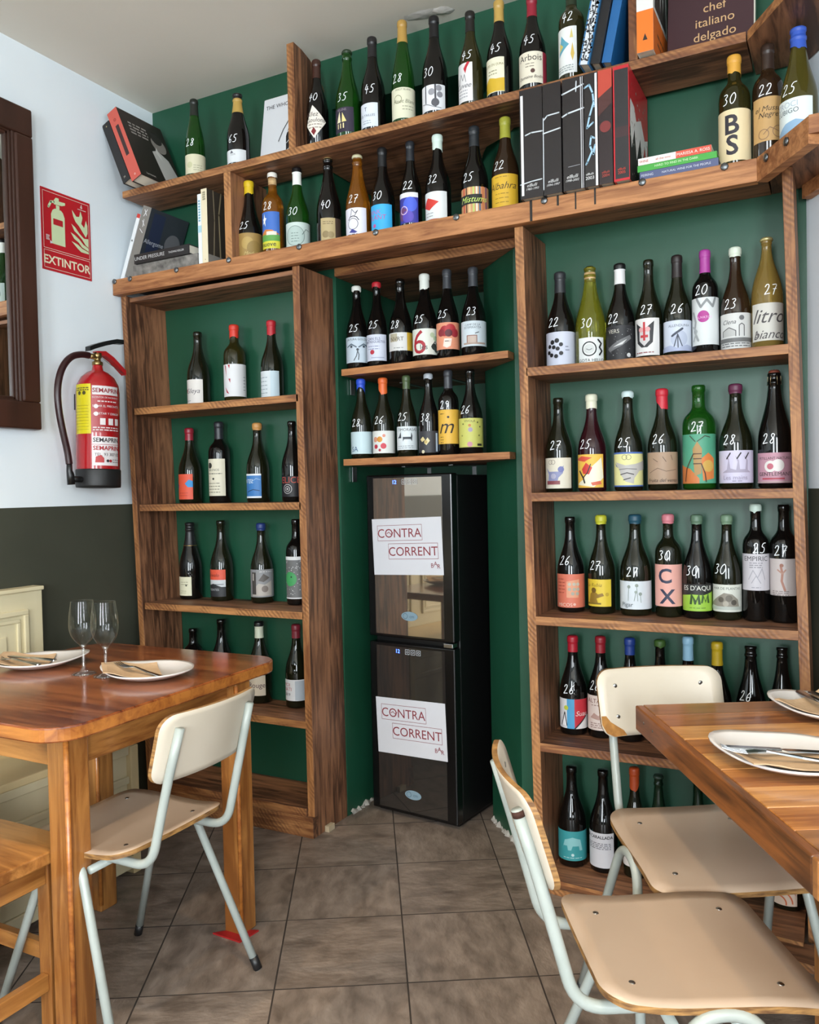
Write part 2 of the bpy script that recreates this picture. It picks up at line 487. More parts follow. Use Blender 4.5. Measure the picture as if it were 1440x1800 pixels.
# rough plaster patch beside the niche on the ceiling
vv, ff = [], []
rn = random.Random(3)
def blob(name, cx, cy, z, rx, ry, h, mat, parent, n=20, ang=0.0):
    v = [(cx, cy, z - h)]
    for ring, (q, dz) in enumerate(((.45, .8), (.75, .45), (1.0, 0))):
        for k in range(n):
            a = 2 * math.pi * k / n; j = 1 + rn.uniform(-.14, .14)
            x, y = rx * q * math.cos(a) * j, ry * q * math.sin(a) * j
            v.append((cx + x * math.cos(ang) - y * math.sin(ang), cy + x * math.sin(ang) + y * math.cos(ang), z - h * dz * rn.uniform(.5, 1.1)))
    f = [(0, 1 + k, 1 + (k + 1) % n) for k in range(n)]
    for r in range(2):
        for k in range(n):
            f.append((1 + r * n + k, 1 + (r + 1) * n + k, 1 + (r + 1) * n + (k + 1) % n, 1 + r * n + (k + 1) % n))
    return mesh(name, v, f, mat, parent, smooth=True)
PATCH = noisy('patch_plaster', 'b8b4ae', 'd6d2cc', 16, .5, .5, bscale=40)
blob('plaster_patch', .44, .14, ZC + .0005, .08, .03, .004, PATCH, ceiling, ang=.15)
blob('plaster_patch', .50, .15, ZC + .0005, .045, .025, .008, PATCH, ceiling, ang=.3)
# ceiling spot lamps (behind and above the camera)
for k, (x, y, lab) in enumerate(((-.35, -1.75, 'round white ceiling spot lamp over the cream bench'), (1.05, -1.75, 'round white ceiling spot lamp over the aisle'), (2.2, -2.2, 'round white ceiling spot lamp over the plank table'))):
    t = thing('ceiling_spot', lab, 'ceiling lamp', (x, y, ZC), 0, 'ceiling spot lamps')
    lathe('rim', [(.055, 0), (.055, -.012), (.042, -.016), (.040, -.004), (.040, 0)], P('spot_rim', 'e4e2de', .4), t, 24)
    gm = P('spot_glow', 'fff0d8', .5)
    gm.node_tree.nodes['Principled BSDF'].inputs['Emission Color'].default_value = (1, .72, .42, 1)
    gm.node_tree.nodes['Principled BSDF'].inputs['Emission Strength'].default_value = 8.0
    lathe('bulb', [(.001, -.006), (.038, -.006), (.038, -.002), (.001, -.002)], gm, t, 20)
    l = bpy.data.lights.new('spot_light', 'SPOT'); l.energy = 42; l.color = (1.0, .74, .46); l.spot_size = math.radians(95); l.spot_blend = .6; l.shadow_soft_size = .05
    lo = bpy.data.objects.new('spot_light', l); COL.objects.link(lo); lo.parent = t; lo.location = (0, 0, -.03)

# ------------------------------------------------------------------ shelving
BOLT = P('bolt_steel', '6f7274', .38, 1.0)
def side(name, x0, x1, z0, z1, sh0, sh1, parent, y0=0.0, y1=YB):
    return box(name, x0, x1, y0, y1, z0, z1, WD['z'], parent, .0015, WS['z'], sh0, sh1)
def shelf(x0, x1, zt, parent, y0=0.0, y1=YB, th=.027, name='shelf'):
    return box(name, x0, x1, y0, y1, zt - th, zt, WD['x'], parent, .0015, WS['x'])
bl = thing('bookcase', 'left wooden wine bookcase with racked uprights against green wall', 'bookcase', (-.42, .1, 0))
def rel(o, t):
    o.location = Vector(o.location) - Vector(t.location); return o
def ladd(t, f, *a, **k):
    o = f(*a, **k); o.parent = t; return rel(o, t)
ladd(bl, side, 'side_panel', -.83, -.803, .0, 2.058, .015, -.055, None)
ladd(bl, side, 'side_panel', -.027, .003, .0, 2.058, .0, -.012, None, 0, YB)
for z, xs in ((1.603, -.842), (1.215, -.829), (.818, -.816), (.42, -.80)):
    ladd(bl, shelf, xs + .012 + (.0), -.026, z, None)
ladd(bl, box, 'base_shelf', -.80, -.026, -.012, YB, .075, .105, WD['x'], None, .0015, WS['x'])
ladd(bl, box, 'plinth', -.80, .003, -.012, .02, 0, .075, WD['x'], None, .0015, WS['x'])
ladd(bl, box, 'top_board', -.86, -.03, .02, YB, 2.035, 2.052, WD['x'], None, .001)
ladd(bl, box, 'wedge', .004, .022, .06, .10, .0, .022, P('pale_wedge', 'b8a88c', .7), None, .001)
br = thing('bookcase', 'right wooden wine bookcase leaning slightly against green wall', 'bookcase', (1.2, .1, 0))
ladd(br, side, 'side_panel', .838, .866, .0, 2.058, .0, -.036, None)
ladd(br, side, 'side_panel', 1.588, 1.615, .0, 2.09, .022, -.028, None, 0, .2)
for z, a, b in ((1.622, .832, 1.574), (1.234, .842, 1.583), (.849, .849, 1.594), (.453, .857, 1.603)):
    ladd(br, shelf, a, b, z, None)
ladd(br, prism, 'base_shelf', [(.866, -.005), (1.60, -.07), (1.60, YB), (.866, YB)], .004, .032, WD['x'], None, WS['x'])
ladd(br, prism, 'plinth', [(.87, -.03), (1.66, -.16), (1.66, -.06), (.87, .05)], .0, .022, WD['x'], None, WS['x'])
# long beam shelf running the full width above both bookcases
ls = thing('long_shelf', 'long beam-fronted lower wall shelf across both bookcases', 'shelf', (.3, .1, 2.09))
ladd(ls, box, 'beam', -.897, 1.502, -.03, .0, 2.058, 2.12, WB, None, .002)
ladd(ls, box, 'board', -.895, 1.52, .0, YB, 2.094, 2.12, WD['x'], None, .001)
ladd(ls, prism, 'niche_board', [(.008, .206), (.727, .206), (.712, .222), (.618, .316), (.519, .424), (.497, .735), (.008, .735)], 2.06, 2.092, WD['x'], None, WS['x'])
for x in (-.885, -.80, -.556, -.30, .015, .325, .62, .91, 1.20, 1.42):
    o = lathe('bolt', [(.001, .006), (.009, .005), (.011, .003), (.011, 0), (.001, 0)], BOLT, None, 8); o.rotation_euler = (math.radians(90), 0, 0)
    o.location = (x, -.030, 2.112); o.parent = ls; rel(o, ls)
# black drips painted down the beam beside the big black books
DRIP = P('black_drip', '1a1714', .35)
for x, l, w in ((.868, .062, .0075), (.952, .03, .006), (1.006, .05, .004), (1.064, .046, .005)):
    o = prism('drip', [(x - w / 2, -.0318), (x + w / 2, -.0318), (x + w / 2, -.0300), (x - w / 2, -.0300)], 2.12 - l, 2.1205, DRIP); o.parent = ls; rel(o, ls)
o = box('divider', -.340, -.308, .0, YB, 2.12, 2.448, WD['z'], None, .0015, WS['z'], 0, 0); o.parent = ls; rel(o, ls)
us = thing('long_shelf', 'long upper wall shelf close to the ceiling with two dividers', 'shelf', (.3, .1, 2.46))
ladd(us, box, 'board', -.86, 1.475, .0, YB - .03, 2.448, 2.475, WD['x'], None, .0015, WS['x'])
ladd(us, prism, 'niche_board', [(.012, .192), (.735, .192), (.705, .226), (.60, .285), (.57, .33), (.519, .424), (.497, .735), (.012, .735)], 2.449, 2.474, WD['x'], None)
# divider with the rounded notch at its top back corner
dv = [(0, 2.475), (0, 2.842), (.05, 2.838), (.10, 2.825), (.14, 2.805), (.17, 2.775), (.19, 2.755), (.19, 2.475)]
n = len(dv)
v = [(-.040 - .0 * i, y, z) for i, (y, z) in enumerate(dv)] + [(-.010, y, z) for y, z in dv]
f = [tuple(range(n)), tuple(range(2 * n - 1, n - 1, -1))] + [(i, (i + 1) % n, n + (i + 1) % n, n + i) for i in range(n)]
o = mesh('divider', v, f, [WD['z'], WS['z']], us, fmat=[0, 0, 1] + [0] * (n - 1)); rel(o, us)
ladd(us, box, 'divider', 1.160, 1.186, .0, YB - .03, 2.475, 2.80, WD['z'], None, .0015, WS['z'])
# corner pieces turning along the angled right wall
cs = thing('corner_shelf', 'lower corner shelf with bolted beam turning along the right wall', 'shelf', (1.6, -.05, 2.09))
e = RDIR; nr = Vector((-.848, -.53, 0))
bs = Vector((1.502, -.03, 0)); be = bs + e * .245
ladd(cs, prism, 'beam', [(bs.x, bs.y), (be.x, be.y), (be.x + .848 * .03, be.y + .53 * .03), (bs.x + .848 * .03 + .0, bs.y + .53 * .03)], 2.055, 2.12, WB, None)
ladd(cs, prism, 'board', [(bs.x + .026, bs.y + .017), (be.x + .026, be.y + .016), rw(.50, -.002), rw(0.02, -.002), (1.522, YB - .005)], 2.094, 2.119, WD['y'], None)
e2 = be + e * .002
ladd(cs, prism, 'end_block', [(e2.x, e2.y), (e2.x + .16, e2.y + .0), (e2.x + .16, e2.y + .05), (e2.x - .0, e2.y + .03)], 2.078, 2.122, WB, None)
ladd(cs, prism, 'ledger', [rw(.03, -.03), rw(.25, -.03), rw(.25, -.003), rw(.03, -.003)], 2.055, 2.093, WB, None)
for s in (.05, .15):
    p = bs + e * s
    o = lathe('bolt', [(.001, .006), (.009, .005), (.011, .003), (.011, 0), (.001, 0)], BOLT, None, 8); o.rotation_euler = (math.radians(90), 0, math.atan2(.848, -.53) - math.pi)
    o.location = (p.x - .0005, p.y, 2.10); o.parent = cs; rel(o, cs)
cu_ = thing('corner_shelf', 'upper corner shelf turning along the right wall', 'shelf', (1.6, -.05, 2.46))
us0 = Vector((1.478, .0, 0)); ue = us0 + e * .42
ladd(cu_, prism, 'board', [(us0.x, us0.y), (ue.x, ue.y), rw(.62, -.003), rw(.02, -.003), (1.482, YB - .005)], 2.449, 2.474, WD['y'], None, WS['y'])
# two short shelves inside the niche on steel brackets
STEEL = P('bracket_steel', 'a8aaac', .35, 1.0)
for zt, lab in ((1.71, 'upper short wooden shelf in the niche above the wine cooler'), (1.372, 'lower short wooden shelf in the niche just above the wine cooler')):
    t = thing('wall_shelf', lab, 'shelf', (.35, .35, zt), 0, 'niche shelves')
    ladd(t, prism, 'board', [(.03, .205), (.712, .165), (.712, .22), (.617, .316), (.519, .424), (.497, .735), (.03, .735)], zt - .024, zt, WD['x'], None, WB)
    for x in (.12, .33):
        ladd(t, box, 'bracket', x, x + .018, .50, .738, zt - .028, zt - .0245, STEEL)
        ladd(t, box, 'bracket', x, x + .018, .735, .739, zt - .13, zt - .028, STEEL)
    for x in (.052,):
        ladd(t, box, 'bracket', .008, .012, .30, .33, zt - .085, zt - .028, STEEL)

# crumbly plaster along the foot of the niche walls
CRUMB = noisy('crumbled_plaster', '8a8680', 'b4b0a8', 40, .9, .5)
def crumble(p, q, label):
    rn3 = random.Random(11); v, f = [], []; N_ = 34
    a, b = Vector((*p, 0)), Vector((*q, 0)); d = (b - a).normalized(); nn = Vector((-d.y, d.x, 0))
    for k in range(N_ + 1):
        c = a + (b - a) * (k / N_); h = rn3.uniform(.004, .022); w = rn3.uniform(.004, .016)
        v += [c + nn * .002, c + nn * .002 + Vector((0, 0, h)), c - nn * w * .5 + Vector((0, 0, h * .7)), c - nn * w]
    for k in range(N_):
        for j in range(3): f.append((k * 4 + j, k * 4 + j + 1, k * 4 + 4 + j + 1, k * 4 + 4 + j))
    o = mesh('plaster_edge', v, f, CRUMB, wall_back)
crumble((.006, .24), (.006, .72), ''); crumble((.523, .424), (.716, .218), '')
BOTTLES = [
 (-0.5268,0.06,2.475,0.308,0.0382,'flute','green',('foil', '1a201a'),('28', 0.175, 0.1331),(0.725, 3.072, 0.0139, 0.0874, 'dcd6b8'),[('L',-.2,.6,.42,3,.12,'8a8a70'),('D',-.55,.45,.16,'c9c79f')],'slim green bottle marked 28 beside the leaning red book, top shelf','U1'),
 (-0.3135,0.06,2.475,0.2785,0.0427,'champ','black',('foil2', 'b3924a'),('65', 0.126, 0.0999),(0.244, 2.208, 0.012, 0.0591, 'dfe3e6'),[('T','CLOS',-.1,.62,.12,'555a66'),('P',[(-.35,.72),(-.2,.95),(-.05,.72)],'5a5a66')],'black sparkling bottle with gold neck foil marked 65','U1'),
 (0.0447,0.06,2.475,0.3125,0.0396,'burg','black',('foil', '3a2018'),('40', 0.12, 0.1724),(0.359, 2.624, 0.0226, 0.1438, None),[('P',[(-.85,.42),(-.2,.98),(.92,.5),(-.1,.02)],'efe8dc'),('T','Allez',-.25,.72,.13,'4a3a34',.2),('T','Goulons',.02,.55,.12,'4a3a34',.1),('L',-.6,.5,.42,2,.09,'8a7a70'),('P',[(-.35,.22),(-.12,.34),(.08,.22),(-.12,.1)],'7a1a22')],'dark bottle with a white diamond label marked 40, beside the divider','U1'),
 (0.1732,0.06,2.475,0.3122,0.0435,'champ','green',('lip', '2a3a28'),('35', 0.039, 0.139),(-0.001, 1.977, 0.0188, 0.1029, '2c2438'),[('P',[(-.5,.4),(-.2,.85),(-.1,.4)],'efe6c0'),('P',[(0,.4),(.05,.8),(.4,.42)],'e8d890'),('T','FELENS',.0,.9,.09,'9a8a9a'),('R',-.4,.15,-.3,.35,'e8d8a0'),('R',-.15,.15,-.05,.35,'e8d8a0'),('R',.1,.15,.2,.35,'e8d8a0')],'green bottle with a sailing boat label marked 35','U1'),
 (0.2749,0.06,2.475,0.3301,0.0422,'burg','black',('foil', '1c1a1c'),('45', 0.196, 0.1419),(-0.071, 1.899, 0.0147, 0.0942, 'dde4ee'),[('T','T',-.1,.75,.16,'3a4656'),('T','LES TAILLES',0,.48,.1,'5a6676'),('L',-.4,.4,.25,2,.1,'7f8c9c')],'black capped bottle with pale blue-white label marked 45, second after the boat label','U1'),
 (0.3928,0.06,2.475,0.3535,0.0393,'flute','green',('foil', 'b08a45'),('28', -0.07, 0.1512),(0.48, 3.072, 0.0175, 0.1185, 'e2e0c6'),[('T','PINOT BLANC',0,.93,.06,'6a6a50'),('T','Pinot Blanc',.25,.55,.12,'7a7a60',.2),('O',-.45,.62,.13,.02,'8a8a6a'),('L',-.1,.8,.38,2,.1,'9a9a80')],'slim green bottle with gold capsule marked 28, fourth from divider','U1'),
 (0.5115,0.06,2.475,0.3345,0.0427,'burg','black',('foil', '141316'),('30', -0.108, 0.1405),(0.101, 2.391, 0.0148, 0.0973, 'e6e8ec'),[('R',-.45,.3,-.36,1,'3a3a40'),('R',.25,.12,.38,1,'4a4a50'),('D',.3,.3,.16,'5a5a60'),('D',.62,.6,.12,'85858c'),('D',.05,.72,.13,'9a9aa0'),('D',.55,.85,.12,'8d8d94'),('S',[(-.7,.3),(-.3,.26),(.2,.12),(.7,.08)],.02,'77777d')],'black bottle whose white label shows ink trees, marked 30','U1'),
 (0.6409,0.06,2.475,0.3137,0.04,'burg','olive',('foil', '1c1a18'),('45', 0.001, 0.1639),(-0.306, 1.663, 0.016, 0.1382, 'e4e2e2'),[('P',[(.1,.85),(.5,1.02),(.75,1.0),(.45,.86),(.3,.72)],'c02535'),('S',[(-.5,.5),(-.2,.72),(0,.55),(.2,.7),(.35,.5)],.015,'77777a'),('T','Cuvee',0,.42,.13,'6a6a70',.4),('L',-.5,.5,.28,3,.08,'9a9aa0')],'olive bottle with a small red ribbon on its white label, marked 45','U1'),
 (0.7408,0.06,2.475,0.3192,0.0415,'burg','black',('foil', 'b5934c'),('45', -0.011, 0.1586),(-0.234, 1.876, 0.0205, 0.128, 'e6e2c8'),[('P',[(-1,.02),(-1,.3),(-.3,.45),(.3,.38),(1,.4),(1,.02)],'d2ac2a'),('T','COTES DU JURA',0,.8,.1,'8a7a40'),('L',-.4,.4,.62,2,.09,'8a8560')],'gold capped bottle with a yellow hill on its label, marked 45','U1'),
 (0.85,0.06,2.475,0.301,0.0415,'burg','black',('foil', '8e1f30'),('45', 0.019, 0.1562),(0.326, 3.072, 0.0208, 0.1167, 'e4dcc8'),[('T','Arbois',-.35,.82,.2,'3a3230'),('L',-.5,.1,.62,2,.09,'8a8070'),('D',0,.38,.07,'5a3a34'),('T','Domaine Bodines',-.1,.2,.1,'5a504a',.3),('R',.72,0,1,1,'8e2438')],'crimson capped bottle with the Arbois label marked 45','U1'),
 (0.9759,0.06,2.475,0.2982,0.0398,'bord','olive',('foil', '23301f'),('42', -0.06, 0.1903),(-0.304, 1.904, 0.0219, 0.1594, 'e9ebe8'),[('P',[(-.6,.4),(-.3,.85),(.1,.7),(.4,.62)],'5fa3b8'),('P',[(-.5,.5),(-.45,.7),(-.1,.6)],'d8c36a'),('P',[(.5,.4),(.65,.65),(.8,.4),(.65,.25)],'d9b95a'),('P',[(.45,.75),(.6,.95),(.72,.75)],'d9c97a'),('L',-.7,.7,.16,3,.05,'a0a8a8')],'olive bottle with blue and yellow triangles on its label, marked 42','U1'),
 (-0.2901,0.085,2.12,0.3119,0.047,'burgs','black',('wax', 'd9b81e'),('25', 0.115, 0.1365),(0.665, 3.072, 0.012, 0.1071, 'a5854a'),[('D',-.2,.6,.25,'b89a58'),('D',.3,.4,.3,'967a40'),('T','Modulu',.1,.2,.14,'c9b070',.4)],'squat black bottle with yellow wax and mottled tan label, marked 25','U2'),
 (-0.1795,0.085,2.12,0.3213,0.0402,'bord','amber',('corkw', 'e9e6dc'),('28', 0.088, 0.1913),(0.166, 2.129, 0.0345, 0.1693, '3f6fc4'),[('R',-1,0,1,.22,'d9d23a'),('P',[(-1,.2),(-1,.4),(0,.42),(1,.36),(1,.2)],'5fa04a'),('P',[(-1,.38),(-.3,.52),(.3,.5),(1,.38)],'d0803c'),('R',-.2,.36,.7,.46,'e6ded0'),('P',[(-.6,.8),(-.45,.84),(-.4,.96),(-.32,.84),(-.15,.82),(-.3,.74),(-.28,.6),(-.42,.7),(-.6,.66),(-.5,.76)],'f2f2ee'),('T','nueve',-.05,.12,.13,'1d2433')],'amber bottle with a painted blue night-sky label, marked 28','U2'),
 (-0.0682,0.085,2.12,0.3185,0.0436,'burg','green',('foil2w', 'e8eae4'),('30', 0.142, 0.1516),(0.609, 3.072, 0.0124, 0.1107, 'c9d8d2'),[('D',-.25,.5,.36,'b4c6c0'),('O',-.25,.5,.36,.02,'6f827c'),('L',-.55,.05,.6,4,.1,'6f827c'),('S',[(.3,.55),(.6,.75),(.9,.7)],.02,'4a5a56')],'green bottle with white neck band and pale mint label, marked 30','U2'),
 (0.0677,0.085,2.12,0.3237,0.0447,'champ','black',('crown', 'd8c88c'),('40', 0.273, 0.1508),(0.787, 1.861, 0.0136, 0.1025, 'b9a578'),[('R',.3,0,1,1,'4a3a30'),('L',-.8,.1,.85,2,.08,'6f6044'),('D',-.55,.35,.14,'8f7c54'),('D',-.1,.33,.13,'9a875e'),('R',-.7,.05,.1,.12,'9c8960')],'black crown capped bottle with kraft label, marked 40','U2'),
 (0.1906,0.085,2.12,0.3115,0.0438,'champ','amber',('lip', 'c9c4a0'),('27', 0.118, 0.1499),(0.11, 2.218, 0.0219, 0.1173, 'e6e4f0'),[('O',-.05,.42,.2,.02,'2a2a30'),('S',[(-.4,.58),(-.25,.68),(0,.7),(.25,.66),(.4,.55)],.03,'2a2a30'),('S',[(-.2,.7),(-.1,.95),(.15,.8),(.35,.9),(.1,.7)],.02,'3a3a40'),('P',[(-.35,.12),(-.1,.24),(.3,.12),(.1,.08)],'3c3f8c'),('L',-.5,.5,.04,1,.1,'44444c')],'amber bottle with a hatted face doodle on white label, marked 27','U2'),
 (0.2915,0.085,2.12,0.3153,0.0417,'burg','black',('foil', '191a1c'),('30', -0.043, 0.1431),(0.134, 2.326, 0.0208, 0.1125, '38aee6'),[('T','PINK',-.35,.72,.17,'b06ab4',.1),('T','PLANT',-.2,.52,.17,'b85a9c',.1),('D',-.4,.22,.07,'c45a9c')],'black bottle with a bright cyan label, marked 30','U2'),
 (0.4008,0.085,2.12,0.3138,0.0375,'burg','black',('foil', '22262c'),('22', 0.153, 0.1588),(0.043, 2.212, 0.0323, 0.1335, '3a3a9c'),[('R',-1,.84,1,1,'e8e8ee'),('D',.3,.6,.25,'4a62d8'),('D',-.4,.3,.22,'6a3a6c'),('D',.1,.2,.2,'5a4ab8'),('O',-.25,.42,.13,.025,'e6c8d8')],'dark bottle with a violet blue galaxy label, marked 22','U2'),
 (0.504,0.085,2.12,0.3139,0.0435,'burg','black',('wax', 'cfe0d6'),('32', -0.069, 0.1589),(0.024, 2.239, 0.0167, 0.1165, 'e2e6e6'),[('P',[(-.95,.55),(-.45,.82),(.4,.65),(-.3,.4)],'d2392f'),('R',-1,.04,1,.1,'b4343a'),('L',-.6,0,.3,2,.1,'8f9496')],'white waxed bottle with a red diamond label, marked 32','U2'),
 (0.6372,0.085,2.12,0.3122,0.0442,'burg','black',('foil', '262a2e'),('25', -0.154, 0.1391),(0.396, 3.072, 0.012, 0.1058, 'd09a6c'),[('R',-.9,0,-.75,1,'c4543c'),('R',-.65,0,-.55,1,'5a3a2a'),('R',-.45,0,-.3,1,'e0c08c'),('R',-.15,0,-.05,1,'b9d06c'),('R',.05,0,.16,1,'e8e0d0'),('R',.25,0,.35,1,'4a6a8c'),('R',.45,0,.6,1,'cc7c54'),('R',.7,0,.82,1,'7a4a6c'),('R',-1,.42,.45,.74,'1a1a1a'),('T','Mistums',-.3,.58,.2,'c8e070',.4)],'dark bottle with a vertical striped label, marked 25','U2'),
 (0.7455,0.085,2.12,0.3171,0.0453,'burg','brown',('foil', 'a0a038'),('22', -0.175, 0.1559),(0.079, 2.51, 0.0208, 0.126, 'ddb02e'),[('T','Albahra',0,.66,.22,'4a3a1c',.35),('L',-.5,.4,.42,3,.13,'a07c20'),('L',-.5,.4,.92,1,.1,'a07c20')],'olive green capped bottle with the yellow Albahra label, marked 22','U2'),
 (1.4392,0.045,2.12,0.3152,0.0422,'bord','olive',('wax', 'd29a3a'),('30', -0.218, 0.185),(0.103, 3.072, 0.0165, 0.1568, 'e6d2a8'),[('T','*B',-.15,.71,.36,'2e2a33'),('T','*S',-.15,.31,.36,'2e2a33')],'olive bottle with yellow wax and big letters BS, marked 30','U2'),
 (1.5249,0.045,2.12,0.3225,0.0402,'bord','brown',('foil', '33241c'),('22', -0.087, 0.1898),(0.284, 2.641, 0.0525, 0.1704, 'c29a62'),[('T','el Mussuet',0,.74,.12,'3a2c20',.3),('T','Negre',-.15,.6,.12,'3a2c20',.3),('O',-.45,.16,.11,.015,'8a6a50'),('O',.4,.2,.13,.015,'8a6a50'),('S',[(-.45,.16),(-.1,.3),(.4,.2)],.015,'8a6a50')],'brown bottle with a bicycle on its kraft label, marked 22','U2'),
 (1.6035,-0.02,2.12,0.3153,0.0463,'champ','olivec',('wax', '3557b4'),('25', -0.511, 0.1495),(-0.345, 2.304, 0.0124, 0.123, 'dfe8e6'),[('T','CROCI',-.3,.87,.13,'aab8c4'),('T','LUBIGO',-.25,.72,.11,'5a646c'),('P',[(-.9,.25),(-.3,.45),(.2,.5),(.8,.42),(.2,.3),(-.5,.15)],'8fb0cc')],'olive bottle with bright blue wax marked 25, at the shelf corner','U2'),
 (-0.6346,0.165,1.603,0.3111,0.046,'burg','olived',('none', '1c1c18'),None,(0.133, 1.881, 0.018, 0.1135, 'e2dcd6'),[('T','Sileya',.05,.52,.2,'55505c',.3),('D',-.88,.53,.09,'8c2030'),('L',-.8,-.2,.1,1,.1,'8a8a8a')],'bare topped bottle with white Sileya label, upper left bay','L1'),
 (-0.4455,0.165,1.603,0.3178,0.0435,'bord','olive',('wax', 'cc3322'),None,(0.687, 3.072, 0.0315, 0.1587, 'e0e0e2'),[('P',[(-.95,1),(-.75,.6),(-.8,.95)],'b03040'),('P',[(-.6,.98),(-.45,.86),(-.4,.98)],'b03040'),('P',[(-.9,.3),(-.5,.08),(-.75,.12)],'b03040'),('P',[(-.55,.55),(-.4,.42),(-.38,.55)],'b03040'),('L',.7,.95,.6,5,.1,'9a9aa0')],'round shouldered bottle with red cap and white label, upper left bay','L1'),
 (-0.2614,0.165,1.603,0.3139,0.0442,'burg','olived',('wax', 'b3222e'),None,(0.178, 2.142, 0.0171, 0.1162, 'd3dade'),[('R',.25,0,1,1,'c2d4de'),('L',-.8,0,.75,5,.15,'7f8f96')],'red waxed bottle with a pale grey blue label, upper left bay','L1'),
 (-0.6986,0.17,1.215,0.3092,0.047,'burg','olived',('foil3', '8e2030'),None,(0.072, 1.733, 0.0166, 0.1202, 'e0583c'),[('P',[(.2,.62),(.6,.78),(1,.72),(1,.48),(.5,.48)],'2f8fd0'),('P',[(-1,.3),(-.6,.55),(-1,.7)],'8a3a70'),('L',-.5,.5,.25,2,.1,'b03a2c')],'bottle with an orange and blue label in the left bay','L2'),
 (-0.5407,0.17,1.215,0.3264,0.044,'bord','black',('foil', '24262c'),None,(0.187, 2.03, 0.0284, 0.1773, 'dcd6c0'),[('D',-.5,.82,.08,'3a3a34'),('T','BRUNOS',-.1,.7,.06,'4a4a40'),('L',-.7,.7,.6,1,.1,'6a6a5c'),('D',-.1,.46,.03,'3a3a34'),('L',-.7,.5,.34,4,.08,'8a8672')],'dark straight bottle with a tall cream label, left bay','L2'),
 (-0.3466,0.17,1.215,0.311,0.0453,'burg','olived',('wax2', 'c08a4c'),None,(0.017, 1.78, 0.0174, 0.1117, '3a78b8'),[('R',-1,0,1,.07,'e6eaee'),('R',-1,.93,1,1,'e6eaee'),('T','NTEL',-.35,.7,.16,'dfe8f0',.4),('S',[(-.5,.25),(.2,.35),(.8,.3)],.03,'1d3450'),('S',[(-.2,.6),(.5,.8),(.9,.75)],.02,'9fc0dc')],'cork toned cap bottle with blue picture label, left bay','L2'),
 (-0.1794,0.17,1.215,0.3101,0.0427,'burg','black',('none', '151515'),None,(0.369, 2.566, 0.0198, 0.098, '17151a'),[('T','ELICE',0,.82,.3,'b04a3c'),('O',-.25,.38,.22,.03,'b8b4b4'),('O',-.25,.38,.12,.03,'b8b4b4'),('D',-.25,.38,.05,'b8b4b4')],'black labelled ELICE bottle against the left bay upright','L2'),
 (-0.7113,0.172,0.818,0.3146,0.047,'champ','black',('foil4', '17181a'),None,(-0.014, 1.557, 0.0163, 0.094, 'd8d4b8'),[('L',-.4,.6,.72,2,.12,'7a785c'),('D',.4,.55,.05,'4a4a3c'),('L',-.4,.4,.25,2,.1,'9a9878')],'black sparkling bottle with a small cream label, left bay','L3'),
 (-0.5452,0.172,0.818,0.3255,0.0464,'burg','olived',('none', '1a1c18'),None,(0.088, 1.832, 0.0192, 0.1283, 'c8ccd0'),[('R',-1,.62,1,1,'d8543a'),('R',-1,0,1,.36,'26282c'),('T','Eneolo',-.2,.8,.12,'5a1c18',.2),('P',[(-1,.4),(-.2,.48),(.6,.36),(-1,.3)],'26282c'),('S',[(-.2,.45),(.8,.46)],.02,'3a3c40'),('T','MONTES',-.2,.26,.08,'b0b4b8')],'bottle with red sky over a black and white landscape label','L3'),
 (-0.3416,0.172,0.818,0.3126,0.0448,'burg','olived',('wax2', '1f3570'),None,(0.661, 3.072, 0.025, 0.1335, '8a8a8c'),[('P',[(-.9,.2),(-.3,.5),(.2,.45),(.8,.6),(.8,.05),(-.9,.05)],'b0a8a0'),('P',[(-.3,.6),(.1,.85),(.6,.7),(.1,.55)],'5a5450'),('R',-.9,.1,-.5,.9,'403c3a'),('R',-.8,.6,-.7,.85,'c0b8b0'),('L',-.2,.8,.92,1,.1,'d0d0d0'),('D',.2,.3,.12,'7a706a')],'dark blue capped bottle with a grey mural label, left bay','L3'),
 (-0.1735,0.172,0.818,0.3297,0.0404,'bord','black',('none', '151517'),None,(0.071, 1.974, 0.0254, 0.1872, '6a6a6a'),[('R',-1,.92,1,1,'e0e0e0'),('R',-1,0,1,.03,'e0e0e0'),('NS',60,'c8c8c8'),('D',-.15,.47,.17,'3f9a58'),('D',0,.52,.02,'18301c')],'straight bottle with a green circle on a speckled label','L3'),
 (-0.7096,0.172,0.42,0.272,0.0414,'bord','black',('none', '151517'),None,None,[],'black bottle barely peeking over the red brown table, left bay','L4'),
 (-0.557,0.172,0.42,0.3189,0.047,'burg','black',('none', '151517'),None,None,[],'black bottle half hidden behind the red brown table, left bay','L4'),
 (-0.3639,0.172,0.42,0.3198,0.0464,'burg','olived',('foil2w', 'd8dac4'),None,(0.323, 1.574, 0.0331, 0.1127, 'ddd0bc'),[('T','Rouge',.1,.52,.26,'4a2438')],'white necked bottle with the Rouge label, behind the dining table','L4'),
 (-0.1845,0.172,0.42,0.3174,0.0446,'burg','olived',('foil3', '7a2430'),None,(0.26, 2.346, 0.0301, 0.1113, 'e0e2e6'),[('T','MOI',-.6,.76,.16,'b04048'),('T','NATI',-.55,.55,.16,'b04048'),('T','2019',-.55,.3,.13,'1c1c22'),('R',.15,.03,1,.95,'b8c2cc')],'dull red capped bottle with white label dated 2019','L4'),
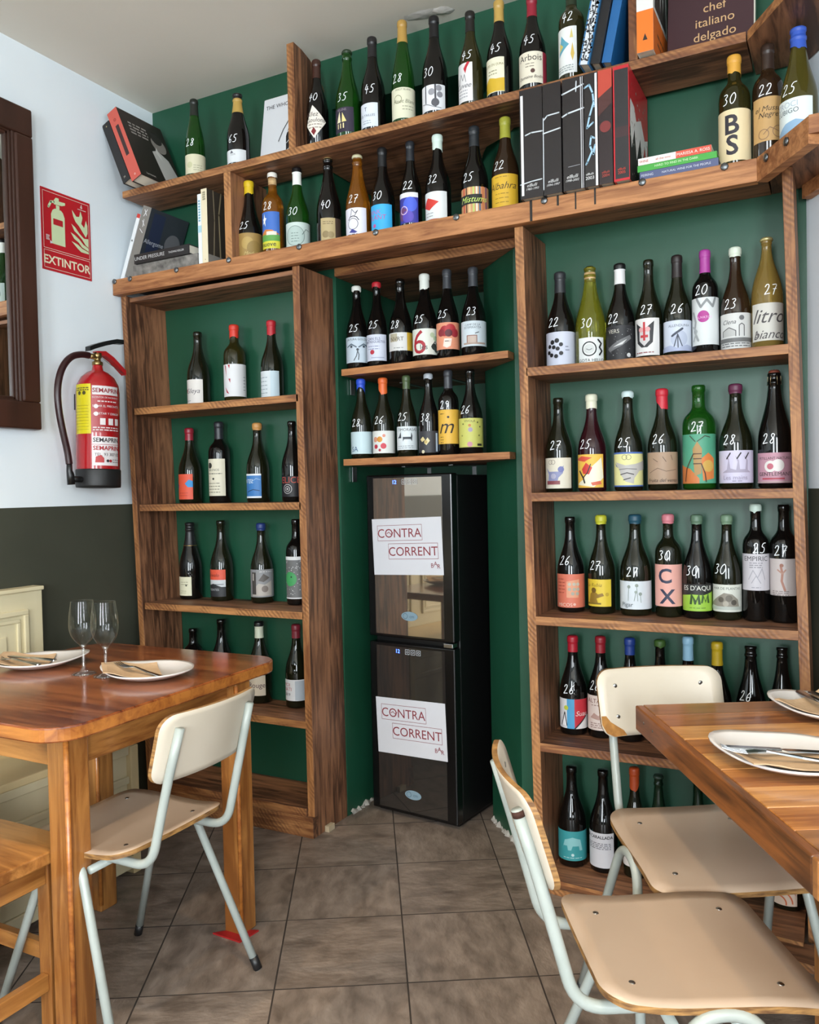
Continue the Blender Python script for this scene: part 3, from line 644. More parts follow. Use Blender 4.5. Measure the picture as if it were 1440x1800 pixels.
 (0.0688,0.262,1.71,0.3158,0.0427,'burg','black',('waxs', 'e4e8e0'),('25', 0.182, 0.1527),(0.541, 3.072, 0.0238, 0.1201, 'c4d2de'),[('T','LA FURA GOLOSA',0,.9,.08,'2a3038'),('S',[(-.9,.62),(-.5,.72),(-.1,.6)],.05,'5a6a78'),('S',[(.1,.6),(.5,.72),(.9,.62)],.05,'5a6a78'),('D',-.5,.62,.05,'3a4650'),('D',.5,.62,.05,'3a4650'),('S',[(0,.45),(-.1,.25),(-.3,.08)],.03,'3a4048'),('S',[(0,.45),(.1,.3),(.05,.1)],.03,'3a4048'),('D',0,.5,.05,'3a4048')],'white waxed bottle with a pair of drawn eyes, niche upper shelf','CU'),
 (0.1569,0.262,1.71,0.3191,0.0403,'burg','black',('waxs', 'b82430'),('25', 0.064, 0.1569),(0.213, 2.463, 0.0231, 0.1202, 'd2d8e8'),[('T','CAN ELS',-.1,.84,.1,'3a4070'),('T','ENTREGUISTES',0,.72,.09,'3a4070'),('L',-.6,.4,.55,2,.1,'6a70a0'),('D',-.2,.33,.09,'b83040'),('R',-.3,.1,.8,.13,'a0a8c0')],'red waxed bottle with small red rose label, niche upper shelf','CU'),
 (0.2573,0.262,1.71,0.3179,0.044,'burg','black',('none', '181410'),('28', -0.062, 0.1464),(0.488, 3.072, 0.0505, 0.1162, 'd8d8d6'),[('R',.45,0,1,1,'c8a234'),('P',[(-.95,.5),(-.3,.5),(-.3,.95),(-.95,.95)],'b0a890'),('T','NVRT',-.35,.65,.22,'5a5040'),('L',-.6,.2,.15,1,.1,'4a4a50')],'black bottle with a half white half mustard label marked 28','CU'),
 (0.3575,0.262,1.71,0.3212,0.046,'burg','black',('wax', 'dfe4dc'),('25', -0.091, 0.154),(0.459, 3.072, 0.026, 0.119, 'dfe4da'),[('T','6',-.6,.5,.9,'a82030'),('T','les',-.12,.3,.2,'3a3a40'),('D',.65,.3,.13,'2f3a38'),('D',.85,.2,.12,'3f4a46'),('D',.5,.75,.1,'b4c8a8'),('D',.75,.62,.1,'a4bc9c'),('S',[(.4,.3),(.7,.5),(.95,.35)],.03,'2f3a38')],'white wax dripped bottle with a big red 6 label','CU'),
 (0.4481,0.262,1.71,0.3254,0.041,'burg','black',('foil', '3a3d42'),('25', -0.118, 0.1626),(0.432, 3.072, 0.0373, 0.1319, 'e09474'),[('P',[(-.4,.12),(-.3,.4),(.3,.4),(.2,.12),(-.1,.05)],'f0dcd0'),('D',-.25,.68,.2,'a8242c'),('D',.2,.72,.22,'b42c34'),('D',.55,.6,.16,'9c2430'),('D',-.55,.62,.14,'8c2430'),('D',.05,.6,.14,'5a1c28'),('L',-.25,.15,.3,1,.1,'3a2a2c')],'grey capped bottle with a coral label and red floral figure','CU'),
 (0.5488,0.262,1.71,0.3182,0.0439,'burg','black',('foil', '3a3d42'),('23', 0.204, 0.1595),(0.401, 3.072, 0.0381, 0.1256, 'cfdbe2'),[('T','CAMP DE LA',-.1,.85,.08,'5a6470'),('T','ESTEPERATZA',-.1,.74,.08,'5a6470'),('P',[(-.5,.12),(-.5,.42),(.2,.42),(.2,.12)],'c4b0a4'),('S',[(-.5,.12),(-.5,.42),(.2,.42),(.2,.12),(-.5,.12)],.03,'8a5a4c'),('S',[(.1,.5),(.35,.55)],.03,'33383e'),('R',-.8,.07,.9,.14,'b09a8c')],'grey capped bottle with a small hut sketch on pale label','CU'),
 (0.0792,0.262,1.372,0.3023,0.0414,'burg','olived',('waxd', '2a50c8'),('28', -0.012, 0.1358),(0.538, 3.072, 0.0189, 0.1021, 'c4dae0'),[('T','SA',-.65,.22,.22,'2a4a78'),('R',.84,.06,.88,.2,'2a3a4a')],'bright blue waxed bottle with letters SA, niche lower shelf','CL'),
 (0.1752,0.262,1.372,0.2986,0.0416,'burg','olived',('waxd', 'd8642c'),('26', 0.048, 0.1403),(0.512, 3.072, 0.0176, 0.1006, 'dde0dc'),[('D',-.75,.62,.12,'d8987c'),('D',-.35,.62,.13,'d09038'),('D',0,.78,.07,'d8907c'),('D',-.7,.3,.1,'b83040'),('D',-.05,.32,.13,'cc4050'),('D',-.35,.14,.06,'a83848'),('R',.88,.04,.92,.14,'333333')],'orange waxed bottle with coloured dots on its label','CL'),
 (0.2747,0.262,1.372,0.2989,0.0378,'burg','olived',('foil3', '465838'),('25', -0.067, 0.1471),(0.483, 3.072, 0.0261, 0.1119, 'd8e0e4'),[('T','TIMORASAS',0,.86,.12,'30343a'),('P',[(-.4,.35),(-.4,.55),(.3,.55),(.35,.75),(.45,.6),(.4,.35),(.3,.45),(-.3,.45)],'3a4048'),('P',[(-.95,.5),(-.75,.6),(-.6,.78),(-.55,.5)],'3a4048'),('L',-.9,.6,.16,2,.08,'7a828a')],'green capped bottle with two drawn dogs on its label','CL'),
 (0.3653,0.262,1.372,0.2987,0.039,'burg','black',('waxs', 'a8b0b8'),('38', 0.044, 0.1392),(0.173, 2.504, 0.0122, 0.09, '34343a'),[('P',[(-.6,.62),(-.3,.75),(-.1,.6),(-.4,.5)],'d8c890'),('P',[(-.2,.45),(.1,.7),(.3,.55),(0,.35)],'e0d4a8'),('D',-.05,.5,.08,'c0a868'),('D',-.3,.05,.08,'d8d0b0'),('R',.8,.05,.98,.9,'b8c8d8')],'silver capped bottle with golden petals on a charcoal label','CL'),
 (0.4447,0.262,1.372,0.3041,0.0375,'bord','black',('foil', '33363c'),('29', 0.027, 0.1799),(0.433, 3.072, 0.0406, 0.1622, 'e0b040'),[('T','m',-.15,.52,.42,'2a2018',.35),('D',-.05,.78,.035,'2a2018'),('L',-.8,-.5,.2,3,.08,'6a5020'),('L',-.8,-.4,.88,1,.1,'6a5020')],'grey capped bottle with a lowercase m on yellow label','CL'),
 (0.5309,0.262,1.372,0.3015,0.0423,'burg','black',('none', '1c1814'),('26', -0.135, 0.1572),(0.406, 3.072, 0.0248, 0.1267, 'c8c868'),[('T','VIVOLA',-.1,.9,.08,'5a5030'),('D',-.1,.75,.05,'c08040'),('D',-.05,.6,.08,'a89ab0'),('D',-.1,.1,.09,'c88a9a'),('D',.5,.85,.03,'5a5a30'),('D',.7,.7,.03,'5a5a30'),('D',-.6,.8,.03,'6a6a30'),('D',-.7,.4,.03,'8a8a40'),('R',.45,.04,.85,.12,'2a2a20'),('D',.6,.4,.03,'6a6a30')],'capless bottle with a speckled yellow green label marked 26','CL'),
 (0.9022,0.14,1.622,0.3122,0.0458,'burg','black',('foil', '2a2c30'),('22', -0.252, 0.1498),(0.298, 3.072, 0.012, 0.1184, 'c8ccdc'),[('D',-.55,.7,.07,'18181c'),('D',-.25,.74,.07,'18181c'),('D',0,.62,.06,'18181c'),('D',-.75,.58,.06,'18181c'),('D',-.45,.55,.06,'18181c'),('D',-.2,.5,.06,'18181c'),('D',-.8,.4,.06,'18181c'),('D',-.6,.32,.06,'18181c'),('D',-.3,.28,.06,'18181c'),('D',0,.36,.06,'18181c'),('L',.25,.5,.55,2,.1,'7a7e8e')],'dark bottle with black dots spiralling on grey label, marked 22','RA'),
 (0.9992,0.14,1.622,0.3147,0.047,'champ','lime',('cork', 'c8b080'),('30', -0.046, 0.1354),(0.287, 1.813, 0.012, 0.0901, 'dfe2e0'),[('O',-.15,.55,.27,.05,'18181a'),('D',-.15,.55,.2,'c9ccca'),('S',[(-.35,.55),(-.15,.5),(.05,.55)],.02,'18181a'),('S',[(.5,.9),(.75,.75),(.6,.6),(.8,.45),(.6,.3)],.07,'18181a'),('T','GOTA HELLO',0,.1,.14,'18181a')],'clear yellow-green bottle with cork and a sun-face label, marked 30','RA'),
 (1.0926,0.14,1.622,0.3118,0.0436,'burg','black',('foil2w', 'd8d8d8'),('22', -0.32, 0.1403),(0.23, 3.072, 0.012, 0.1177, '1e1e22'),[('T','VERS',-.45,.84,.11,'c8c4b8'),('P',[(-.9,.35),(-.2,.55),(.6,.72),(.7,.62),(.1,.42),(-.7,.25)],'6a6a6c'),('P',[(-.5,.38),(0,.5),(.4,.6),(.1,.45)],'c8c8c8'),('NS',30,'8a8a8a'),('D',.5,.14,.06,'c8c8c8')],'dark bottle with a spiral galaxy on black label','RA'),
 (1.1795,0.14,1.622,0.3121,0.0402,'burg','olived',('none', '1c1814'),('27', -0.02, 0.1574),(-0.162, 2.353, 0.0192, 0.1307, 'dcdad8'),[('P',[(-.55,.35),(-.65,.9),(0,.7),(.65,.92),(.55,.35),(.2,.22),(-.2,.22)],'2a2a2e'),('P',[(-.35,.4),(-.35,.65),(.35,.65),(.35,.4),(0,.25)],'c8c4c4'),('D',-.22,.7,.07,'d8a0a0'),('D',.22,.7,.07,'d8a0a0'),('R',-.07,.4,.07,.9,'b83038'),('R',-.25,.48,.25,.55,'b83038'),('L',-.6,.6,.08,1,.1,'8a3038')],'bottle with a black and red owl label, marked 27','RA'),
 (1.2633,0.14,1.622,0.3119,0.0402,'burg','olived',('foil', '241c1c'),('26', 0.13, 0.149),(0.166, 3.072, 0.0237, 0.1146, 'c9d0de'),[('T','ALLENDUNIA',.1,.83,.08,'5a6070'),('D',.1,.4,.27,'b4bcd0'),('S',[(-.35,.5),(.3,.72)],.07,'3a4050'),('S',[(0,.55),(-.25,.12)],.03,'3a4050'),('S',[(0,.55),(.3,.12)],.03,'3a4050'),('S',[(0,.55),(.02,.1)],.03,'3a4050'),('P',[(-1,0),(-1,.12),(-.5,.2),(0,.1),(.6,.2),(1,.1),(1,0)],'a8b0cc')],'bottle with a telescope drawn on its pale blue label','RA'),
 (1.3431,0.14,1.622,0.3156,0.0372,'bord','black',('foil', 'a03a90'),('20', -0.177, 0.1958),(0.136, 3.072, 0.0352, 0.173, 'd6dada'),[('D',-.15,.6,.125,'b03a90'),('T','SAUVATGE',-.15,.58,.05,'e8c0e0'),('S',[(-.6,.98),(-.3,.8),(.1,.95),(.5,.8),(.7,.98)],.05,'8a8e90'),('S',[(-.9,.7),(-.7,.5),(-.8,.3),(-.5,.1)],.05,'9a9ea0'),('S',[(-.95,.4),(-.6,.3),(-.9,.1)],.04,'a8acae')],'magenta capped bottle with a pink circle on white label','RA'),
 (1.4267,0.14,1.622,0.3109,0.0409,'burg','brown',('wax2', 'cfd8c8'),('23', -0.259, 0.1443),(0.104, 3.072, 0.0156, 0.117, 'd0d0ce'),[('T','Clena',-.4,.76,.12,'2c2c30',.3),('P',[(-.85,.35),(-.85,.5),(-.4,.6),(0,.5),(0,.35)],'b8b8b6'),('S',[(-.85,.35),(-.85,.5),(-.4,.6),(.0,.5),(.0,.35)],.02,'3a3a3e'),('S',[(.2,.35),(.2,.65),(.35,.7),(.5,.65),(.5,.35)],.02,'3a3a3e'),('D',.35,.86,.07,'6a6a6c'),('R',-1,.18,1,.3,'6c6c6c'),('L',-.9,.9,.14,2,.07,'5a5a5c')],'white waxed bottle with a village church sketch, marked 23','RA'),
 (1.511,0.14,1.622,0.3239,0.0424,'litre','amber2',('crownc', 'c8bc84'),('27', 0.335, 0.1728),(0.283, 2.65, 0.0296, 0.1352, 'cfccc4'),[('T','litro',0,.66,.42,'4a4648',.4),('T','bianco',.1,.17,.24,'4a4648',.4),('T','3',-.8,.18,.16,'6a6668')],'big amber litre bottle with the litro bianco label','RA'),
 (0.8884,0.145,1.234,0.3028,0.0428,'burg','olived',('none', '1c1c14'),('27', 0.016, 0.1495),(0.063, 2.593, 0.012, 0.1095, 'ddd6c4'),[('O',-.4,.86,.07,.015,'8a8074'),('O',-.2,.86,.07,.015,'8a8074'),('P',[(-.75,.68),(-.5,.55),(.15,.55),(.5,.75),(.45,.5),(.15,.35),(.1,.25),(-.6,.25),(-.55,.45)],'8c90b4'),('D',.32,.62,.1,'7478ac'),('D',-.18,.4,.09,'b0aec4'),('R',-.7,.13,.25,.25,'8c4a50')],'bottle with a bluish pig drawing, marked 27','RB'),
 (0.9966,0.145,1.234,0.3053,0.044,'burg','redblk',('waxc', 'd8d8c0'),('25', -0.286, 0.1487),(-0.077, 2.39, 0.0123, 0.1168, 'e8b84a'),[('P',[(-.9,.1),(-.3,.25),(.2,.6),(.9,.9),(1,.3),(.4,.02)],'ece4cc'),('P',[(-1,.85),(-.4,.95),(.3,.9),(-.2,.78)],'d0503c'),('P',[(-.4,.55),(-.1,.75),(.3,.6),(.1,.4),(-.3,.42)],'c83a34'),('S',[(-.6,.5),(-.3,.3),(-.2,.15)],.05,'2a2424'),('S',[(-.3,.3),(0,.45),(.2,.7)],.03,'2a2424'),('P',[(.2,.15),(.8,.2),(.9,.1),(.3,.06)],'d86a50')],'cream waxed bottle with a red dancing figure on yellow','RB'),
 (1.1106,0.145,1.234,0.307,0.0431,'burg','olived',('waxs', 'c4d8d8'),('25', -0.152, 0.1482),(0.223, 3.072, 0.0133, 0.1189, 'e0dc9c'),[('R',-1,.95,1,1,'4a6ab0'),('R',-1,0,1,.04,'4a6ab0'),('O',-.25,.85,.07,.015,'8a8868'),('O',0,.85,.07,.015,'8a8868'),('P',[(-.9,.72),(-.6,.5),(-.5,.35),(-.2,.15),(.3,.08),(.35,.25),(.7,.45),(1,.5),(1,.78),(.4,.65),(-.2,.62)],'b8b4b0'),('S',[(-.5,.35),(-.1,.4),(.3,.35)],.03,'4a4848'),('S',[(-.6,.5),(-.1,.52),(.5,.5)],.02,'6a6868'),('S',[(-.3,.2),(.1,.25)],.03,'4a4848'),('P',[(-.95,.7),(-.8,.62),(-.7,.55),(-.85,.6)],'3a5ab0')],'pale capped bottle with a grey drawn hand label','RB'),
 (1.2138,0.145,1.234,0.3064,0.0436,'burg','olived',('waxd', 'c02434'),('26', -0.138, 0.1544),(0.184, 3.072, 0.0189, 0.1148, 'a88c74'),[('S',[(-.9,.35),(-.3,.5),(.2,.4),(.9,.45)],.015,'5a463a'),('S',[(-.6,.8),(-.3,.7)],.02,'6a5446'),('S',[(0,.85),(.2,.7)],.02,'6a5446'),('S',[(.5,.9),(.6,.75)],.02,'6a5446'),('T','Fruita del vento',0,.12,.13,'3a2c26',.3)],'red waxed bottle with a brown parchment label','RB'),
 (1.3203,0.145,1.234,0.3105,0.0469,'bord','greenb',('none', '2f8a3c'),('27', 0.034, 0.1855),(0.144, 3.072, 0.0184, 0.1636, '4f9a7c'),[('P',[(-1,0),(-1,.4),(-.5,.3),(0,.1),(0,0)],'c8743c'),('P',[(.2,.05),(.1,.5),(.5,.62),(.9,.5),(.9,.1)],'d07838'),('D',.5,.35,.12,'c8a04c'),('P',[(-.25,.15),(-.35,.7),(-.1,.85),(.15,.7),(.1,.2)],'a88450'),('S',[(-.3,.6),(.1,.6)],.02,'4a3020'),('S',[(-.3,.5),(.1,.5)],.02,'4a3020'),('S',[(-.3,.4),(.1,.4)],.02,'4a3020'),('S',[(-.1,.85),(.3,.96),(.6,.93)],.015,'3a2a1c'),('S',[(-.2,.85),(-.5,.97)],.015,'3a2a1c'),('S',[(-.3,.6),(-.7,.3),(-.8,.05)],.02,'4a3020'),('S',[(.1,.4),(.3,.2),(.35,.03)],.02,'4a3020')],'bright green bottle with an insect on teal and orange label','RB'),
 (1.4232,0.145,1.234,0.3044,0.0463,'burg','olived',('wax2', '5a2440'),('28', -0.312, 0.1432),(0.105, 3.072, 0.0173, 0.1113, 'ccc6dc'),[('P',[(-.8,.32),(-.5,.42),(-.42,.7),(-.6,.85),(-.38,.75),(-.3,.45),(0,.4),(.08,.65),(-.05,.85),(.15,.7),(.2,.42),(.5,.42),(.55,.68),(.4,.85),(.65,.7),(.65,.4),(.85,.32)],'a8a0b4'),('S',[(-.5,.75),(-.3,.92)],.04,'2a2428'),('S',[(.05,.75),(.25,.92)],.04,'2a2428'),('S',[(.5,.75),(.7,.92)],.04,'2a2428'),('T','Les mains',-.05,.17,.13,'9a90a8'),('L',-.2,.3,.06,1,.1,'8a8498')],'purple waxed bottle with three drawn hands on lilac label','RB'),
 (1.5278,0.145,1.234,0.3297,0.0451,'champ','black',('wire', '7c3a28'),('28', -0.291, 0.1414),(0.065, 3.072, 0.015, 0.1011, 'c090a0'),[('T','PETILLANT NATUREL',0,.82,.1,'3a2a30'),('D',-.25,.55,.19,'e0dcd8'),('D',.15,.58,.2,'e4e0dc'),('D',-.25,.55,.1,'c06878'),('T','GENTLEMANT',0,.3,.18,'4a3a3c'),('R',-.7,.12,.5,.17,'b04050'),('R',-1,.02,1,.05,'b8a8a0')],'wire caged sparkling bottle with a pink label, marked 28','RB'),
 (0.9204,0.148,0.849,0.305,0.0431,'burg','black',('none', '1c1c18'),('26', -0.244, 0.1662),(0.291, 3.072, 0.0165, 0.1234, 'd07058'),[('P',[(-.3,.3),(-.3,.78),(.55,.85),(.5,.3)],'d89878'),('D',-.1,.7,.05,'b8b0a0'),('D',.2,.7,.05,'b8b0a0'),('D',.45,.7,.05,'b8b0a0'),('D',-.1,.55,.05,'a8a494'),('D',.2,.55,.05,'a8a494'),('D',.45,.55,.05,'a8a494'),('D',.1,.42,.05,'a8a494'),('D',.4,.42,.05,'a8a494'),('L',-.9,-.4,.85,5,.1,'a04a3a'),('T','MICOS',-.4,.09,.1,'e8c8b8'),('D',.2,.1,.04,'e0b0a0')],'bottle with a coral label of grey dots, marked 26','RC'),
 (1.0207,0.148,0.849,0.308,0.042,'burg','olived',('wax2', 'b8b830'),('27', -0.295, 0.1528),(-0.152, 2.258, 0.0244, 0.1094, 'd6b934'),[('T','La Rubia',-.2,.8,.13,'7a6010',.3),('P',[(-.6,.15),(-.5,.45),(-.2,.6),(.1,.45),(.4,.5),(.5,.4),(0,.3),(.1,.12)],'8a6a20'),('D',-.2,.6,.1,'6a4e14'),('R',-.9,.08,.3,.14,'7a6018'),('D',.7,.45,.07,'b89a2c')],'lime waxed bottle with a kneeling figure on yellow label','RC'),
 (1.127,0.148,0.849,0.3095,0.047,'burg','olived',('wax2', '1e4a5c'),('27', -0.016, 0.1362),(0.216, 3.072, 0.0216, 0.108, 'cfd6dc'),[('D',-.4,.8,.06,'8a948c'),('D',.05,.85,.06,'8a948c'),('D',.25,.55,.06,'8a948c'),('D',.0,.62,.05,'9aa49c'),('S',[(-.4,.75),(-.45,.3)],.015,'6a7a6c'),('S',[(.05,.8),(.1,.3)],.015,'6a7a6c'),('S',[(.25,.5),(.28,.25)],.015,'6a7a6c'),('S',[(0,.6),(-.1,.3)],.015,'6a7a6c'),('T','Pigar',-.5,.17,.15,'5a6268')],'teal waxed bottle with dandelions and the word Pigar','RC'),
 (1.2265,0.148,0.849,0.3103,0.0394,'bord','olived',('wax2', 'cc7a84'),('30', -0.136, 0.1884),(0.179, 3.072, 0.0338, 0.1608, 'dfa498'),[('T','*C',-.25,.73,.33,'2c3048'),('T','*X',-.1,.24,.33,'2c3048')],'pink waxed bottle with large letters CX','RC'),
 (1.3103,0.148,0.849,0.308,0.0413,'burg','black',('wax2', '5e7a64'),('30', -0.256, 0.1441),(0.148, 3.072, 0.0243, 0.1042, '242424'),[('P',[(-1,0),(-1,.55),(-.3,.62),(.4,.6),(1,.75),(1,0)],'96c040'),('T',"ES D'AQUI",0,.86,.2,'e0e0d8'),('P',[(-.5,.25),(-.4,.68),(-.1,.4),(.1,.68),(.2,.25),(.05,.25),(0,.45),(-.1,.25),(-.2,.25),(-.3,.5),(-.35,.25)],'2e4a20'),('P',[(.2,.3),(.3,.68),(.5,.4),(.7,.7),(.8,.3),(.65,.3),(.6,.5),(.5,.3),(.4,.5),(.3,.3)],'3a5a28'),('L',-.5,.5,.12,1,.1,'5a7a30')],'green waxed bottle with the black and lime MM label','RC'),
 (1.3948,0.148,0.849,0.3076,0.0398,'burg','olived',('wax2', '6f8a70'),('30', -0.434, 0.1512),(0.116, 3.072, 0.0259, 0.1058, 'd0d2c8'),[('T','MAR DE PLANTAS',-.2,.86,.09,'4a4a48'),('P',[(-1,.25),(-.6,.55),(-.2,.7),(.3,.65),(.7,.45),(.8,.2),(0,.15)],'8a8478'),('D',-.4,.45,.1,'5a544a'),('D',.1,.5,.12,'6a645a'),('D',.4,.35,.1,'4f4a42'),('D',-.1,.3,.1,'a8a294'),('R',-1,.08,.9,.2,'aeb4ac')],'sage waxed bottle with a rocky sea sketch label','RC'),
 (1.4743,0.148,0.849,0.3383,0.0362,'bordt','black',('waxs', 'c4d8cc'),('25', 0.354, 0.2137),(0.086, 3.072, 0.0915, 0.1971, 'c6c2c8'),[('T','EMPIRIC',0,.87,.13,'4a484e'),('L',-.45,.45,.75,3,.06,'8a8890'),('S',[(-.5,.3),(-.2,.55),(.1,.35),(.4,.6),(.6,.3)],.02,'a09ea6'),('S',[(-.3,.2),(0,.4),(.3,.2)],.02,'a09ea6'),('L',-.3,.3,.08,1,.1,'9a98a0')],'tall bottle with white cap and the EMPIRIC label','RC'),
 (1.5488,0.148,0.849,0.3375,0.0373,'bordt','black',('none', '151517'),('27', -0.176, 0.2074),(0.057, 3.072, 0.079, 0.1844, 'c4bab8'),[('S',[(-.2,.8),(-.1,.6),(-.15,.4),(.05,.15)],.06,'a87868'),('S',[(-.4,.7),(-.1,.6),(.1,.7)],.04,'b08878'),('D',-.15,.82,.05,'9a6a5a'),('L',-.8,.3,.12,3,.05,'8a807e'),('R',.75,.2,.95,.85,'b4aaaa')],'tall uncapped bottle with a pinkish dancer label, right bay','RC'),
 (0.9208,0.155,0.453,0.3139,0.0437,'burg','black',('foil3', 'a81c2c'),('26', -0.075, 0.1483),(0.29, 3.072, 0.0225, 0.1174, 'd8d6d8'),[('R',-.45,0,.05,1,'4a9ac8'),('R',.05,0,1,1,'c42c3a'),('P',[(.05,0),(.95,.45),(1,.42),(1,0)],'e4e0e0'),('S',[(.05,0),(.95,.45)],.04,'1a1a1e'),('D',-.5,.7,.08,'b8c040'),('P',[(-.85,.1),(-.6,.55),(-.45,.1)],'f0eef0'),('S',[(-.85,.1),(-.6,.55),(-.45,.1)],.03,'1a1a1e'),('T','Suau',.55,.52,.16,'f0d8d8',.3)],'red capped bottle with a red and blue Suau label','RD'),
 (1.0115,0.155,0.453,0.3176,0.0423,'burg','black',('foil3', '8e1c28'),('26', -0.292, 0.1666),(0.035, 2.627, 0.0265, 0.1362, 'ddccc4'),[('T','ALTARTE',0,.85,.12,'7a4a44'),('L',-.5,.3,.72,1,.1,'9a7a74'),('P',[(-.6,.35),(-.3,.5),(0,.42),(.3,.55),(.6,.35),(0,.3)],'b8948a'),('L',-.6,.4,.2,3,.06,'9a7a74')],'red capped bottle with a blush label behind the white chair','RD'),
 (1.1044,0.155,0.453,0.3181,0.042,'burg','black',('foil3', '1f3a80'),None,None,[],'blue capped bottle partly behind the white chair back','RD'),
 (1.1966,0.155,0.453,0.3181,0.0406,'burg','black',('waxs', '3a5a24'),None,None,[],'green tipped bottle partly behind the white chair back','RD'),
 (1.2799,0.155,0.453,0.3334,0.0403,'burg','black',('foil', '8ab4cc'),None,None,[],'light blue capped bottle behind the white chair back','RD'),
 (1.3634,0.155,0.453,0.3226,0.041,'burg','black',('foil', 'b89a1c'),None,None,[],'yellow capped bottle behind the white chair back','RD'),
 (1.457,0.155,0.453,0.3188,0.0431,'champ','black',('none', '121314'),('26', -0.351, 0.1763),None,[],'broad uncapped bottle marked 26 behind the plank table','RD'),
 (1.5411,0.155,0.453,0.3203,0.0384,'champ','black',('none', '121314'),None,None,[],'rightmost uncapped bottle behind the plank table','RD'),
 (0.9162,0.135,0.032,0.3146,0.045,'burg','black',('none', '16161a'),None,(0.294, 3.072, 0.0237, 0.1181, '3a9aa0'),[('P',[(-.7,.35),(-.5,.7),(0,.8),(.5,.72),(.65,.35),(.45,.35),(.4,.5),(0,.5),(-.1,.35),(-.3,.35),(-.35,.5),(-.6,.5)],'8cc8cc'),('L',-.6,.6,.1,1,.1,'b8dadc'),('D',0,.2,.05,'c8e4e6')],'bottle with a teal elephant label on the lowest shelf','RE'),
 (1.0185,0.135,0.032,0.3177,0.0442,'burg','black',('none', '16161a'),None,(-0.139, 2.279, 0.0191, 0.1288, 'ccccd2'),[('T','*LA CARALLADA',0,.88,.2,'1c1c20'),('L',-.8,.8,.7,4,.05,'77777e')],'bottle with the LA CARALLADA label on the lowest shelf','RE'),
 (1.1176,0.135,0.032,0.3368,0.0371,'burg','olived',('waxd', 'b4481e'),None,(0.221, 3.072, 0.0373, 0.1384, 'd6d0cc'),[('R',-1,.3,1,.6,'4a5058'),('D',.3,.2,.08,'b83030'),('D',.55,.12,.07,'a82c2c'),('D',.1,.1,.06,'b83030')],'orange waxed bottle with berries label behind the chair frame','RE'),
 (1.1908,0.135,0.032,0.3251,0.0351,'champ','greend',('lip', '2c4034'),None,None,[],'green capless bottle on the lowest shelf behind the chair','RE'),
 (1.3072,0.135,0.032,0.3338,0.0387,'burg','greend',('none', '20302a'),None,None,[],'dark green bottle on the lowest shelf, near the table edge','RE'),
 (1.5509,0.135,0.032,0.305,0.047,'burg','olived',('none', '20261c'),None,(-0.431, 2.096, 0.0156, 0.0819, 'dcc8b8'),[('O',.0,.1,.8,.06,'cc6a40'),('O',.0,.1,.55,.06,'cc6a40'),('O',.0,.1,.3,.06,'cc6a40')],'bottle with orange rings label low under the plank table','RE'),
]
# ------------------------------------------------------------------ wine bottles
def glassmat(name, col, trans, rough=.04, ior=1.45):
    return P(name, col, rough, 0.0, **{'Transmission Weight': trans, 'IOR': ior})
GL = {
 'black': P('glass_black', '0c0b0a', .05), 'olived': P('glass_dark_olive', '15170c', .05), 'brown': P('glass_brown', '2a1c10', .06),
 'olive': glassmat('glass_olive', '302d12', .3), 'green': glassmat('glass_green', '174812', .4), 'greend': glassmat('glass_deep_green', '12301e', .3),
 'greenb': glassmat('glass_bright_green', '246e20', .7), 'amber': glassmat('glass_amber', '9a5e16', .6), 'amber2': glassmat('glass_pale_amber', 'a88c48', .6),
 'lime': glassmat('glass_lime', '9c9c30', .75), 'redblk': P('glass_red_black', '2a0c12', .05), 'olivec': glassmat('glass_olive_clear', '5a5220', .5)}
PROF = {
 'burg': [(0, .80), (.006, .93), (.02, 1), (.41, 1), (.45, .985), (.49, .95), (.54, .87), (.59, .755), (.64, .63), (.69, .52), (.74, .435), (.79, .385), (.84, .36), (.935, .35), (.94, .39), (.985, .39), (1, .35)],
 'burgs': [(0, .80), (.006, .93), (.02, 1), (.36, 1), (.41, .97), (.46, .88), (.52, .76), (.58, .64), (.64, .54), (.70, .46), (.76, .40), (.82, .36), (.935, .34), (.94, .38), (.985, .38), (1, .34)],
 'champ': [(0, .80), (.006, .93), (.02, 1), (.40, 1), (.45, .98), (.50, .93), (.56, .83), (.62, .71), (.68, .60), (.74, .50), (.80, .43), (.86, .385), (.90, .365), (.905, .41), (.925, .41), (.93, .365), (.97, .36), (.975, .40), (.995, .40), (1, .36)],
 'bord': [(0, .82), (.006, .94), (.02, 1), (.60, 1), (.64, .985), (.67, .94), (.70, .84), (.725, .70), (.745, .57), (.765, .47), (.79, .41), (.84, .385), (.935, .38), (.94, .42), (.985, .42), (1, .38)],
 'bordt': [(0, .82), (.006, .94), (.02, 1), (.63, 1), (.665, .985), (.695, .93), (.72, .82), (.74, .68), (.76, .55), (.785, .45), (.82, .41), (.86, .39), (.94, .38), (.945, .42), (.985, .42), (1, .38)],
 'flute': [(0, .82), (.006, .94), (.02, 1), (.36, 1), (.42, .985), (.48, .94), (.55, .85), (.62, .73), (.69, .60), (.76, .49), (.82, .425), (.88, .39), (.945, .375), (.95, .41), (.985, .41), (1, .37)],
 'litre': [(0, .80), (.006, .93), (.02, 1), (.47, 1), (.53, .975), (.59, .91), (.65, .80), (.71, .66), (.77, .51), (.83, .39), (.88, .33), (.945, .30), (.95, .34), (.985, .34), (1, .30)]}
def r_at(shape, t):
    pr = PROF[shape]
    for (a, ra), (b, rb) in zip(pr, pr[1:]):
        if a <= t <= b: return ra + (rb - ra) * ((t - a) / (b - a) if b > a else 0)
    return pr[-1][1]
WHITEINK = P('white_marker', 'eceff2', .6)
